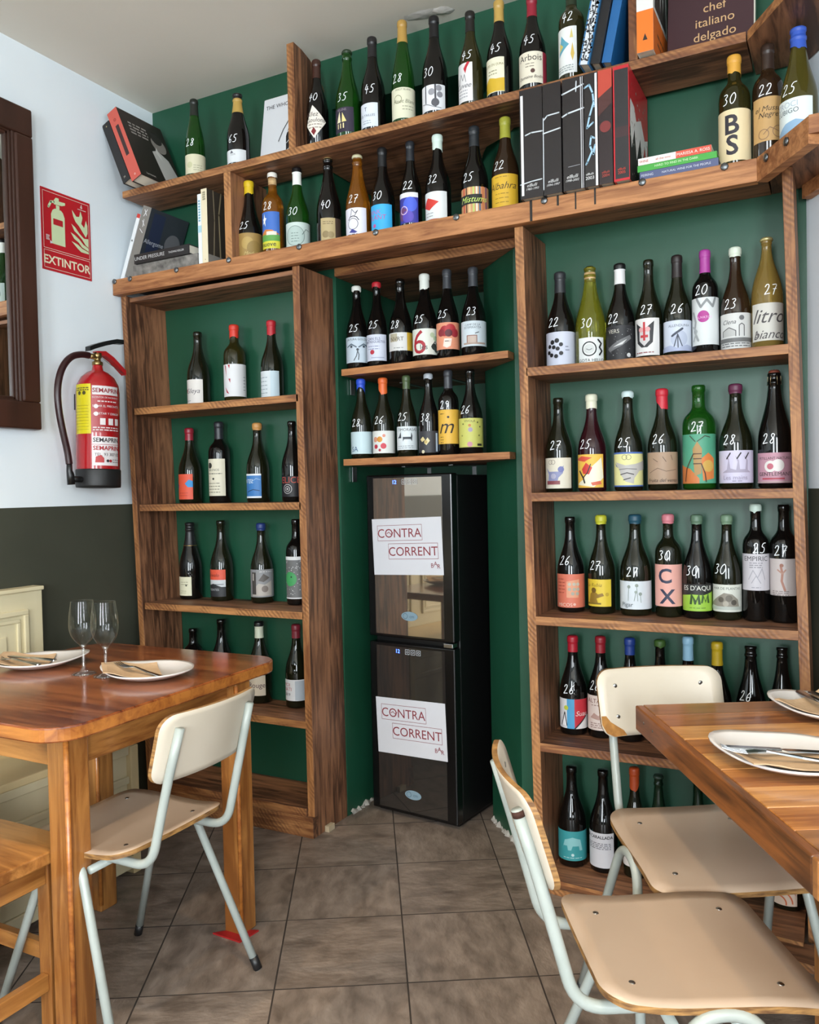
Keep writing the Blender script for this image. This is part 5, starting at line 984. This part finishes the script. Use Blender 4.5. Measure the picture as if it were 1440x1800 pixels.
cyl_label('phone_label', ex, ER, 1.24, 1.34, .082, .108, 'e0dada', [('T', '*SEMAPRIN', .05, .88, .16, '2a2226'), ('R', -1, .715, 1, .73, 'b02028'), ('T', '*SEMAPRIN', .05, .60, .17, 'a81c26'), ('T', 'TEL. 93 307 02', .25, .38, .1, '3a3236'), ('P', [(-.8, .1), (-.75, .3), (-.4, .36), (-.2, .25), (-.2, .1)], 'b83a3c'), ('D', .05, .16, .05, '2a2226'), ('D', .25, .16, .05, 'a81c26'), ('L', .4, .9, .2, 2, .08, '6a6266')])

# ------------------------------------------------------------------ wine cooler in the niche
FY = math.atan2(-.043, .383)
wc = thing('wine_cooler', 'tall black two-door wine cooler with mirrored glass in the niche', 'wine cooler', (.065, .310, 0), FY)
BG = P('cooler_black', '0a0a0b', .22); BM = P('cooler_black_matt', '0d0d0e', .4)
FW, FD, FH = .385, .40, 1.31
box('body', .002, FW - .002, .045, FD, .018, FH - .006, BM, wc, .004)
box('plinth', .012, FW - .012, .03, FD - .02, .004, .02, BM, wc)
GLS = P('cooler_mirror_glass', (.42, .37, .31), .03, .92)
GLS2 = P('cooler_glass_dim_reflection', (.13, .12, .11), .03, .85)  # same glass as the upper pane; its darker reflections are put into the colour
for z0, z1, gm, nm in ((.018, .668, GLS2, 'lower'), (.690, FH, GLS, 'upper')):
    d = box('door', 0, FW, .0, .042, z0, z1, BG, wc, .005)
    box('glass_pane', .034, FW - .042, -.0012, .004, z0 + .012, z1 - .012, gm, d)
    gl = P('display_blue', '2038ff', .4); b2 = gl.node_tree.nodes['Principled BSDF']
    b2.inputs['Emission Color'].default_value = (.05, .12, 1, 1); b2.inputs['Emission Strength'].default_value = 6
    T, tw = text_tris('12')
    flat_print('display', [([tuple((.135 + x * .014, z1 - .028 + (y - .5) * .014) for x, y in t_) for t_ in T], 0)], [gl], lambda x, y, l: Vector((x, -.0022, y)), d)
    for k in range(3):
        x = .178 + k * .025
        flat_print('button', [(stroke_tris([(x - .009, z1 - .037), (x + .009, z1 - .037), (x + .009, z1 - .019), (x - .009, z1 - .019), (x - .009, z1 - .037)], .0016), 0), (ring_tris(x, z1 - .028, .004, .0016, 14), 0)], [ink('c8ccd0')], lambda x_, y, l: Vector((x_, -.0022, y)), d)
    zc = .776 if nm == 'upper' else .097
    st = flat_print('oval_sticker', [(disc_tris(.191, zc, .0175, 28, .037), 0), (ring_tris(.172, zc, .010, .0022, 18), 1), ([tuple((.202 + x * .012, zc + (y - .5) * .012) for x, y in t_) for t_ in text_tris('cm')[0]], 1)], [ink('7f97a4'), ink('4c6474')], lambda x, y, l: Vector((x, -.002 - .0003 * l, y)), d)
box('hinge', FW - .045, FW - .005, -.004, .03, .671, .687, P('hinge_chrome', 'b0b2b4', .25, 1.0), wc, .002)
for x in (.03, FW - .03): lathe('foot', [(.001, 0), (.012, 0), (.012, .02), (.001, .02)], BM, wc, 14, loc=(x, .05, 0))
PAPER = P('sign_paper', 'cdcdd2', .6)
MAROON = '8a3038'
def contra(label, x0, z0, tilt, slope):
    t = thing('paper_sign', label, 'paper sign', (0, 0, 0), 0, 'paper signs taped on the wine cooler')
    t.matrix_world = wc_m @ Matrix.Translation((x0, -.0032, z0)) @ Matrix.Rotation(tilt, 4, 'Y')
    pg = box('sheet', 0, .315, 0, .0006, 0, .214, PAPER, t)
    art = []
    for a, b, c, d in ((.025, .130, .228, .188), (.073, .060, .295, .118)):
        art += [('S', [(a / .1575 - 1, b / .214), (c / .1575 - 1, b / .214), (c / .1575 - 1, d / .214), (a / .1575 - 1, d / .214), (a / .1575 - 1, b / .214)], .007, MAROON)]
    art += [('T', 'CONTRA', -.2, .74, .155, MAROON), ('T', 'CORRENT', .168, .415, .155, MAROON), ('S', [(-.56, .735), (-.5, .76), (-.44, .72), (-.38, .75)], .012, MAROON), ('T', 'B', .70, .165, .075, MAROON), ('T', 'A', .79, .195, .075, MAROON), ('T', 'R', .88, .15, .075, MAROON)]
    g, mats = art_groups(art, .1575, .214)
    flat_print('sign_print', g, mats, planar((.1575, 0, 0), (1, 0, 0), (0, 0, 1), (0, -1, 0), .00015, .0003), pg)
wc_m = Matrix.Translation((.065, .310, 0)) @ Matrix.Rotation(FY, 4, 'Z')
contra('CONTRA CORRENT BAR paper taped to the upper cooler door', .033, .927, math.radians(-2.0), 0)
contra('CONTRA CORRENT BAR paper taped to the lower cooler door', .034, .240, math.radians(-2.0), 0)
# ------------------------------------------------------------------ furniture
def rrect(x0, x1, y0, y1, r, n=8):
    pts = []
    for cx, cy, a0 in ((x1 - r, y1 - r, 0), (x0 + r, y1 - r, 90), (x0 + r, y0 + r, 180), (x1 - r, y0 + r, 270)):
        for k in range(n + 1):
            a = math.radians(a0 + 90 * k / n); pts.append((cx + r * math.cos(a), cy + r * math.sin(a)))
    return pts
TOP = wood('table_top_varnish', '5a2410', '9e5a2e', 'x', .2, .6, 9.0)
TOPE = wood('table_edge_varnish', '8a4c20', 'b87434', 'x', .3, .4, 9.0, knots=False)
PINE = {a: wood('pine_varnish_' + a, '7c4a20', 'b57c40', a, .34, .35, 8.0) for a in 'xyz'}
tl = thing('dining_table', 'red brown varnished wooden table with rounded corners and pine legs', 'table', (-.13, -.9, 0))
a4 = math.radians(2.0)
def rot2(pts, c, a): return [(c[0] + (x - c[0]) * math.cos(a) - (y - c[1]) * math.sin(a), c[1] + (x - c[0]) * math.sin(a) + (y - c[1]) * math.cos(a)) for x, y in pts]
ladd(tl, prism, 'table_top', rot2(rrect(-.565, .2, -1.262, -.425, .085, 10), (-.18, -.84), a4 * .6), .716, .75, TOP, None, TOPE, .004)
LEGS = [(.112, -1.203), (.127, -.642), (-.345, -.72), (-.36, -1.2)]
for x, y in LEGS:
    ls_ = .063
    lg = ladd(tl, box, 'leg', x, x + ls_, y, y + ls_, .0, .716, PINE['z'], None, .004)
    bx_ = tube('corner_bead', [(x + ls_ - .004, y + .004, .02), (x + ls_ - .004, y + .004, .71)], .0065, TOPE, None, 8); bx_.parent = lg
ladd(tl, box, 'apron', .135, .158, -1.14, -.642, .642, .716, PINE['y'], None, .002)
ladd(tl, box, 'apron', -.33, -.308, -1.14, -.66, .642, .716, PINE['y'], None, .002)
ladd(tl, box, 'apron', -.297, .112, -1.185, -1.162, .642, .716, PINE['x'], None, .002)
ladd(tl, box, 'apron', -.282, .127, -.62, -.598, .642, .716, PINE['x'], None, .002)
tag(prism('folded_shim', [(.105, -.668), (.145, -.628), (.215, -.60), (.205, -.672)], .0002, .0045, P('shim_red', '9c1a1c', .5)), 'red folded shim under the far pine table leg', 'shim')
# cream painted bench along the left wall
CREAM = noisy('cream_paint', 'cec3a0', 'dad0b0', 4, .38, .08, bscale=20)
CREAMY = noisy('cream_seat_paint', 'ceb888', 'dac69a', 4, .35, .08, bscale=20)
bn = thing('bench', 'cream painted panelled wooden bench along the left wall', 'bench', (-.65, -1.5, 0))
BY1, BY0 = -.445, -2.6
ladd(bn, box, 'back_panel', -.893, -.848, BY0, BY1, .45, .922, CREAM, None, .003)
ladd(bn, box, 'top_rail', -.896, -.838, BY0, BY1 + .002, .922, .936, CREAM, None, .003)
for y0, y1 in ((-1.02, -.51), (-1.62, -1.11)):
    for ins, th, w in ((0, .012, .018), (.03, .007, .014)):
        for a, b, c, d in ((y0 + ins, y1 - ins, .52 + ins, .52 + ins + w), (y0 + ins, y1 - ins, .86 - ins - w, .86 - ins), (y0 + ins, y0 + ins + w, .52 + ins + w, .86 - ins - w), (y1 - ins - w, y1 - ins, .52 + ins + w, .86 - ins - w)):
            ladd(bn, box, 'moulding', -.849, -.848 + th, a, b, c, d, CREAM, None, .003)
    ladd(bn, box, 'raised_panel', -.849, -.842, y0 + .085, y1 - .085, .605, .775, CREAM, None, .003)
ladd(bn, box, 'seat', -.893, -.385, BY0, BY1 - .03, .425, .45, CREAMY, None, .004)
ladd(bn, box, 'front_panel', -.43, -.405, BY0, BY1 - .045, .02, .425, CREAM, None, .002)
for z0, z1, th in ((.395, .425, .012), (.30, .325, .012), (.06, .11, .014), (.02, .06, .02)):
    ladd(bn, box, 'moulding', -.406, -.405 + th, BY0, BY1 - .045, z0, z1, CREAM, None, .004)
ladd(bn, box, 'end_panel', -.88, -.43, BY1 - .075, BY1 - .045, .02, .425, CREAM, None, .002)
ladd(bn, box, 'corner_post', -.43, -.385, BY1 - .045, BY1 - .012, .0, .425, CREAMY, None, .003)
# low pine stool pushed under the table
sl = thing('stool', 'orange pine stool with crossed stretchers pushed under the red brown table', 'stool', (-.1, -1.32, 0))
ladd(sl, prism, 'seat', rrect(-.315, .103, -1.52, -1.115, .015, 4), .42, .45, PINE['x'], None, None, .004)
for x in (-.285, .035):
    for y in (-1.49, -1.18):
        ladd(sl, box, 'leg', x, x + .04, y, y + .04, 0, .42, PINE['z'], None, .003)
for y in (-1.48, -1.17): ladd(sl, box, 'apron', -.245, .035, y, y + .02, .36, .42, PINE['x'], None, .002)
for x in (-.277, .047): ladd(sl, box, 'apron', x, x + .02, -1.45, -1.18, .36, .42, PINE['y'], None, .002)
for x in (-.277, .047): ladd(sl, box, 'stretcher', x, x + .02, -1.45, -1.18, .11, .15, PINE['y'], None, .002)
ladd(sl, box, 'stretcher', -.245, .035, -1.17, -1.15, .17, .21, PINE['x'], None, .002)

# school chairs with pale tube frames
LAM = noisy('seat_laminate', 'b29b86', 'bca691', 3, .3, .02, per_obj=True)
LAMB = noisy('back_laminate', 'c6bba8', 'd0c6b6', 3, .32, .02, per_obj=True)
PLY = noisy('plywood_edge', '5a3a1e', 'b0844c', 30, .6, .1, (1, 1, 6))
TUBE = noisy('pale_tube_paint', '9ba39e', 'a9b0ab', 14, .3, .05)
DARKFOOT = P('tube_foot', '1c1c1e', .4)
SCREW = P('screw_steel', '9a9a98', .3, 1.0)
def slab(name, outline, fz, th, mats, parent, axis='z', rings=6):
    """sheet with outline (s,t); surface f(s,t); grown to the centre in rings; sides get mats[1]"""
    n = len(outline); cs = sum(p[0] for p in outline) / n; ct = sum(p[1] for p in outline) / n
    v, f, fm = [], [], []
    def put(s, t, off):
        d = fz(s, t) + off
        v.append((s, t, d) if axis == 'z' else (d, s, t))
    for off in (0, -th):
        for r in range(rings):
            q = 1 - r / rings
            for s, t in outline: put(cs + (s - cs) * q, ct + (t - ct) * q, off)
        put(cs, ct, off)
    B2 = rings * n + 1
    for base in (0, B2):
        for r in range(rings - 1):
            for k in range(n):
                k2 = (k + 1) % n; f.append((base + r * n + k, base + r * n + k2, base + (r + 1) * n + k2, base + (r + 1) * n + k)); fm.append(0)
        for k in range(n): f.append((base + (rings - 1) * n + k, base + (rings - 1) * n + (k + 1) % n, base + rings * n)); fm.append(0)
    for k in range(n):
        k2 = (k + 1) % n; f.append((k, k2, B2 + k2, B2 + k)); fm.append(1)
    o = mesh(name, v, f, mats, parent, fmat=fm)
    for p in o.data.polygons: p.use_smooth = p.material_index == 0
    return o
def chair(label, x, y, yaw, zs=0.0, chip=False, rust=False):
    """faces local +X"""
    t = thing('chair', label, 'chair', (x, y, 0), yaw, 'school chairs at the tables')
    Z = .446 + zs
    seat_o = []
    for cx, cy, r, a0 in ((.155, .15, .035, 0), (-.13, .125, .05, 90), (-.13, -.125, .05, 180), (.155, -.15, .035, 270)):
        for k in range(9):
            a = math.radians(a0 + 90 * k / 8); seat_o.append((cx + r * math.cos(a), cy + r * math.sin(a)))
    seat_o2 = []
    for i, p in enumerate(seat_o):
        q = seat_o[(i + 1) % len(seat_o)]
        m = max(1, int(math.dist(p, q) / .03))
        seat_o2 += [(p[0] + (q[0] - p[0]) * j / m, p[1] + (q[1] - p[1]) * j / m) for j in range(m)]
    fz = lambda s, u: Z - .012 * max(0, (s - .06) / .13) ** 2 + .018 * max(0, (-s - .05) / .13) ** 2 - .004 * (1 - (u / .18) ** 2)
    st = slab('seat', seat_o2, fz, .011, [LAM, PLY], t)
    for sx, sy in ((.12, .12), (.12, -.12), (-.12, .11), (-.12, -.11)):
        lathe('screw', [(.001, .0016), (.005, .0012), (.006, 0), (.001, 0)], SCREW, st, 10, loc=(sx, sy, fz(sx, sy)))
    back_o = []
    for cx, cz, r, a0 in ((.128, .742, .034, 0), (-.128, .742, .034, 90), (-.124, .652, .036, 180), (.124, .652, .036, 270)):
        for k in range(7):
            a = math.radians(a0 + 90 * k / 6); back_o.append((cx + r * math.cos(a), cz + zs + r * math.sin(a)))
    bo2 = []
    for i, p in enumerate(back_o):
        q = back_o[(i + 1) % len(back_o)]; m = max(1, int(math.dist(p, q) / .025))
        bo2 += [(p[0] + (q[0] - p[0]) * j / m, p[1] + (q[1] - p[1]) * j / m) for j in range(m)]
    bxf = lambda s, u: -.258 - .30 * (u - .60 - zs) + 1.05 * s * s
    bk = slab('backrest', bo2, bxf, .010, [LAMB, PLY], t, axis='x')
    for s in (-1, 1):
        for zz in (.662, .735):
            o = lathe('screw', [(.001, .0016), (.005, .0012), (.006, 0), (.001, 0)], SCREW, bk, 10, loc=(bxf(s * .112, zz + zs) , s * .112, zz + zs), rot=(0, math.radians(90), 0))
    if chip:   # laminate broken off at one lower corner, bare ply showing
        cp = [(-.1585, .668), (-.145, .667), (-.134, .652), (-.116, .640), (-.100, .630), (-.092, .6175), (-.125, .6165), (-.147, .627), (-.1585, .648)]
        v = [(bxf(a, b + zs) + .0007, a, b + zs) for a, b in cp]
        mesh('bare_ply_chip', v, [tuple(range(len(v)))], noisy('bare_ply', '8a5a28', 'c08a48', 40, .6, .1), bk)
    R_ = .0105
    for s in (-1, 1):
        yy = s * .125
        top = (bxf(yy, .735 + zs) - .010 - R_, yy * .95, .742 + zs)
        mid = (bxf(yy, .62 + zs) - .010 - R_, yy, .62 + zs)
        path = fillet([top, mid, (-.215, yy * 1.02, Z - .024), (-.10, yy, Z - .026), (.13, yy, Z - .024)], .05, 8)
        bt_ = tube('back_tube', path, R_, TUBE, t, 12)
        if rust and s < 0:
            tube('rust_patch', [path[0] + (path[1] - path[0]) * .02, path[0] + (path[1] - path[0]) * .16], R_ + .0005, P('rust', '3a1c10', .8), bt_, 12)
        # inverted V legs with a rounded apex standing proud of the seat side
        af = (.205, s * .225, .0); ab = (-.215, s * .235, .0)
        path = fillet([af, (.055, s * .178, Z - .012), (-.045, s * .178, Z - .012), ab], .075, 8)
        lg = tube('leg_frame', path, R_, TUBE, t, 12)
        for foot, dirv in ((af, Vector((.055, s * .178, Z)) - Vector(af)), (ab, Vector((-.045, s * .178, Z)) - Vector(ab))):
            d = dirv.normalized()
            tube('foot_cap', [Vector(foot) + Vector((0, 0, .001)), Vector(foot) + d * .035], R_ + .0012, DARKFOOT, lg, 10)
    tube('cross_tube', [(.03, -.172, Z - .035), (.03, .172, Z - .035)], R_ * .9, TUBE, t, 10)
    tube('cross_tube', [(-.07, -.172, Z - .04), (-.07, .172, Z - .04)], R_ * .9, TUBE, t, 10)
    return t
chair('beige school chair with its back to the aisle, at the red brown table', .115, -.985, math.radians(180))
chair('beige school chair in the foreground facing the plank table', 1.441, -.972, math.radians(30), 0.0, False, True)
chair('beige school chair with chipped backrest between bookcase and plank table', 1.427, -.543, math.radians(-58.5), .006, True)

# plank table on the right
E1 = Vector((.4905, -.8714, 0)); E2 = Vector((.8714, .4905, 0)); P0 = Vector((1.277, -.557, 0))
tr = thing('plank_table', 'orange plank table with thick edge boards at the right', 'table', (1.277, -.557, 0), math.atan2(E2.y, E2.x))
# local x along E2 (into the right), local -y along E1 (towards the camera)
PL = [wood('plank_%d' % k, d, l, 'x', .32, .4, 9.0) for k, (d, l) in enumerate((('64391a', 'a06a3a'), ('8c5222', 'c88848'), ('7a4520', 'b0713a'), ('5c381c', '96653a'), ('96602e', 'd09656')))]
yy = 0.0
for k, w in enumerate((.088, .087, .087, .0875, .088, .087, .087, .085, .08)):
    box('plank', .018, .685, -yy - w + .0012, -yy, .722, .7502 - .0006 * (k % 2), PL[(k * 2 + (k // 3)) % 5], tr, .0018)
    yy += w
EDG = wood('edge_board', '4e2e16', '925628', 'y', .4, .25, 9.0)
box('edge_board', 0, .018, -yy, 0, .694, .7495, EDG, tr, .003)
box('edge_board', .0, .685, -yy - .018, -yy, .694, .7495, PL[0], tr, .003)
box('apron', .10, .66, -.06, -.04, .64, .722, PL[3], tr)
for x, y in ((.38, -.12), (.10, -yy + .012), (.60, -.12), (.60, -yy + .03)):
    box('leg', x, x + .07, y - .0, y + .065, 0, .722, wood('plank_leg', '8a5426', 'b87c44', 'z', .4, .2, 9.0), tr, .003)
for k, y in enumerate((-.06, -.12)):
    o = lathe('nail', [(.001, .001), (.003, .0008), (.0035, 0), (.001, 0)], SCREW, tr, 8, loc=(0, y, .725), rot=(0, math.radians(-90), 0))

# ------------------------------------------------------------------ tableware
CHINA = P('white_china', 'd2cecb', .14, **{'Coat Weight': .3})
KRAFT = noisy('kraft_napkin', 'b89a78', 'c4a684', 40, .85, .15)
CUT = P('cutlery_steel', 'b4b2b0', .16, 1.0)
def plate_h(r):
    return .004 if r < .055 else .004 + .019 * ((r - .055) / .06) ** 1.6
def plate(label, x, y, z, tip, R0=.115):
    t = thing('plate', label, 'plate', (x, y, z), tip, 'white drop-shaped plates')
    n, rs = 48, [0, .02, .04, .055, .07, .085, .1, .109, .115]
    v, f = [], []
    def rad(a): return 1 + .26 * max(0, math.cos(a)) ** 7
    for side in (0, 1):
        for r in rs[1:]:
            for k in range(n):
                a = 2 * math.pi * k / n; q = (r / .115) ** 2
                rr = r * (1 + (rad(a) - 1) * q); zz = plate_h(r) + .010 * q * max(0, math.cos(a)) ** 5
                if side: zz = max(0.0, zz - .004) if r > .06 else 0.0
                v.append((rr * math.cos(a), rr * math.sin(a), zz))
        v.append((0, 0, .004 if not side else 0))
    m = len(rs) - 1; B2 = m * n + 1
    for b0 in (0, B2):
        for k in range(n): f.append((b0 + k, b0 + (k + 1) % n, b0 + m * n))
        for i in range(m - 1):
            for k in range(n):
                k2 = (k + 1) % n; f.append((b0 + i * n + k, b0 + i * n + k2, b0 + (i + 1) * n + k2, b0 + (i + 1) * n + k))
    for k in range(n):
        k2 = (k + 1) % n; f.append(((m - 1) * n + k, (m - 1) * n + k2, B2 + (m - 1) * n + k2, B2 + (m - 1) * n + k))
    mesh('dish', v, f, CHINA, t, smooth=True)
    return t
def napkin(label, px, py, pz, cx, cy, ang, s=.08, s2=.08):
    """folded paper following the dish it lies on; px,py = dish centre"""
    N_ = 12; v, f = [], []
    for lay in (0, 1):
        for j in range(N_ + 1):
            for i in range(N_ + 1):
                u, w = (i / N_ - .5) * 2 * s, (j / N_ - .5) * 2 * s2
                X_ = cx + u * math.cos(ang) - w * math.sin(ang); Y_ = cy + u * math.sin(ang) + w * math.cos(ang)
                r = math.hypot(X_ - px, Y_ - py)
                h = plate_h(min(r, .118)) + (.0055 if r < .118 else .0055 + .06 * (r - .118))
                v.append((X_ - cx, Y_ - cy, pz + h + lay * .0022))
    q = N_ + 1; o2 = q * q
    for j in range(N_):
        for i in range(N_):
            a = j * q + i
            f.append((a, a + q, a + q + 1, a + 1)); f.append((o2 + a, o2 + a + 1, o2 + a + q + 1, o2 + a + q))
    edge = [i for i in range(q)] + [j * q + N_ for j in range(1, q)] + [N_ * q + i for i in range(N_ - 1, -1, -1)] + [j * q for j in range(N_ - 1, 0, -1)]
    for a, b in zip(edge, edge[1:] + edge[:1]): f.append((a, b, o2 + b, o2 + a))
    o = mesh('napkin', v, f, KRAFT, None, loc=(cx, cy, 0))
    return tag(o, label, 'napkin', 'kraft paper napkins')
def strip(widths, zs, th):
    """lengthwise strip: list of (x, halfwidth), z per x"""
    v, f = [], []
    for (x, w), z in zip(widths, zs):
        v += [(x, -w, z), (x, w, z), (x, w * .8, z + th), (x, -w * .8, z + th)]
    for i in range(len(widths) - 1):
        a = i * 4
        for k in range(4): f.append((a + k, a + (k + 1) % 4, a + 4 + (k + 1) % 4, a + 4 + k))
    f += [(3, 2, 1, 0), tuple((len(widths) - 1) * 4 + k for k in range(4))]
    return v, f
def cutlery(kind, label, x, y, z, ang, tilt=0.0):
    t = thing(kind, label, kind, (x, y, z), ang, 'steel cutlery on the plates'); t.rotation_euler = (0, tilt, ang)
    if kind == 'knife':
        v, f = strip([(-.10, .006), (-.098, .0085), (-.02, .006), (.0, .0045)], [0, 0, .001, .001], .004); mesh('handle', v, f, CUT, t)
        v, f = strip([(.0, .0045), (.01, .009), (.08, .0095), (.10, .006), (.108, .001)], [.0015] * 5, .0014); mesh('blade', v, f, CUT, t)
    else:
        v, f = strip([(-.10, .004), (-.098, .0085), (-.03, .0045), (.03, .0035)], [0, .0, .002, .006], .003); mesh('handle', v, f, CUT, t)
        v, f = strip([(.03, .0035), (.045, .010), (.062, .0115)], [.006, .004, .001], .0016); mesh('neck', v, f, CUT, t)
        for k in range(4):
            o = (k - 1.5) * .0062
            v, f = strip([(.062, .0019), (.085, .0017), (.105, .0008)], [.001, .0015, .006], .0014)
            mesh('tine', [(a, b + o, c) for a, b, c in v], f, CUT, t)
    return t
def set_place(name, px, py, tip, n_off, n_ang, ns):
    plate('white drop-shaped plate ' + name, px, py, .751, tip)
    return napkin('kraft paper napkin ' + name, px, py, .751, px + n_off[0], py + n_off[1], n_ang, *ns)
CR = Vector((.886, .464)); CF = Vector((-.464, .886))
set_place('with fork near the wine glasses', .005, -.775, math.radians(196), tuple(CR * -.055 + CF * .0), math.radians(50), (.075, .07))
cutlery('fork', 'steel fork lying across the napkin near the wine glasses', -.005, -.802, .7700, math.radians(174), -.085)
set_place('beside the cream bench', -.425, -.80, math.radians(50), tuple(CR * -.04 + CF * .0), math.radians(40), (.075, .075))
cutlery('knife', 'steel knife lying on the plate beside the cream bench', -.436, -.815, .7745, math.radians(183))
cutlery('fork', 'steel fork lying on the plate beside the cream bench', -.43, -.862, .7745, math.radians(176))
set_place('at the near side of the plank table', 1.618, -.850, math.radians(172), tuple(CR * .02 + CF * -.035), math.radians(29), (.13, .055))
cutlery('knife', 'steel knife on the near plate of the plank table', 1.598, -.852, .7715, math.radians(31.5), .095)
cutlery('fork', 'steel fork on the near plate of the plank table', 1.605, -.886, .7715, math.radians(197), -.095)
set_place('at the far side of the plank table', 1.69, -.48, math.radians(168), tuple(CR * .0 + CF * .01), math.radians(60), (.10, .08))
cutlery('knife', 'steel knife on the far plate of the plank table', 1.655, -.485, .7755, math.radians(-62))
cutlery('fork', 'steel fork on the far plate of the plank table', 1.685, -.475, .7755, math.radians(-58))
# wine glasses
def thin_glass(name, gain, base):
    m_ = bpy.data.materials.new(name); m_.use_nodes = True
    nt_ = m_.node_tree; nt_.nodes.remove(nt_.nodes['Principled BSDF'])
    tb = nt_.nodes.new('ShaderNodeBsdfTransparent'); tb.inputs[0].default_value = (.93, .95, .95, 1)
    gb = nt_.nodes.new('ShaderNodeBsdfGlossy'); gb.inputs['Roughness'].default_value = .02
    lw = nt_.nodes.new('ShaderNodeLayerWeight')
    pw = nt_.nodes.new('ShaderNodeMath'); pw.operation = 'POWER'; pw.inputs[1].default_value = 3.5
    nt_.links.new(lw.outputs['Facing'], pw.inputs[0])
    fr = nt_.nodes.new('ShaderNodeMath'); fr.operation = 'MULTIPLY_ADD'; fr.inputs[1].default_value = gain; fr.inputs[2].default_value = base
    nt_.links.new(pw.outputs[0], fr.inputs[0])
    ms = nt_.nodes.new('ShaderNodeMixShader')
    nt_.links.new(fr.outputs[0], ms.inputs[0]); nt_.links.new(tb.outputs[0], ms.inputs[1]); nt_.links.new(gb.outputs[0], ms.inputs[2])
    nt_.links.new(ms.outputs[0], nt_.nodes['Material Output'].inputs['Surface'])
    return m_
THIN = thin_glass('thin_glass', .55, .035)
STEM = thin_glass('stem_glass', .75, .16)
def wine_glass(label, x, y):
    t = thing('wine_glass', label, 'wine glass', (x, y, .7505), 0, 'stemmed wine glasses')
    out = [(.001, .0), (.033, .0), (.034, .0015), (.025, .004), (.012, .008), (.0055, .016), (.004, .035), (.004, .06), (.005, .075), (.010, .083), (.022, .094), (.032, .110), (.0372, .130), (.0375, .145), (.0355, .170), (.0315, .195), (.0300, .207)]
    inn = [(.0290, .207), (.0305, .195), (.0345, .170), (.0365, .145), (.0362, .130), (.0312, .111), (.0212, .0955), (.010, .087), (.001, .0855)]
    lathe('stem', out[:10] + [(.001, .0845)], STEM, t, 32)
    v, f = lathe_data(out[9:], 48); f.pop(); f.pop()
    bw = mesh('bowl', v, f, THIN, t, smooth=True)
    v, f = lathe_data([(.0300 + .0006 * math.cos(a), .207 + .0006 * math.sin(a)) for a in [k * math.pi / 4 for k in range(8)]], 48, closed=True)
    mesh('rim', v, f, THIN, bw, smooth=True)
wine_glass('empty wine glass at the left, closer to the bench', -.205, -.822)
wine_glass('empty wine glass at the right, touching the forked plate', -.122, -.818)
bpy.context.view_layer.update()
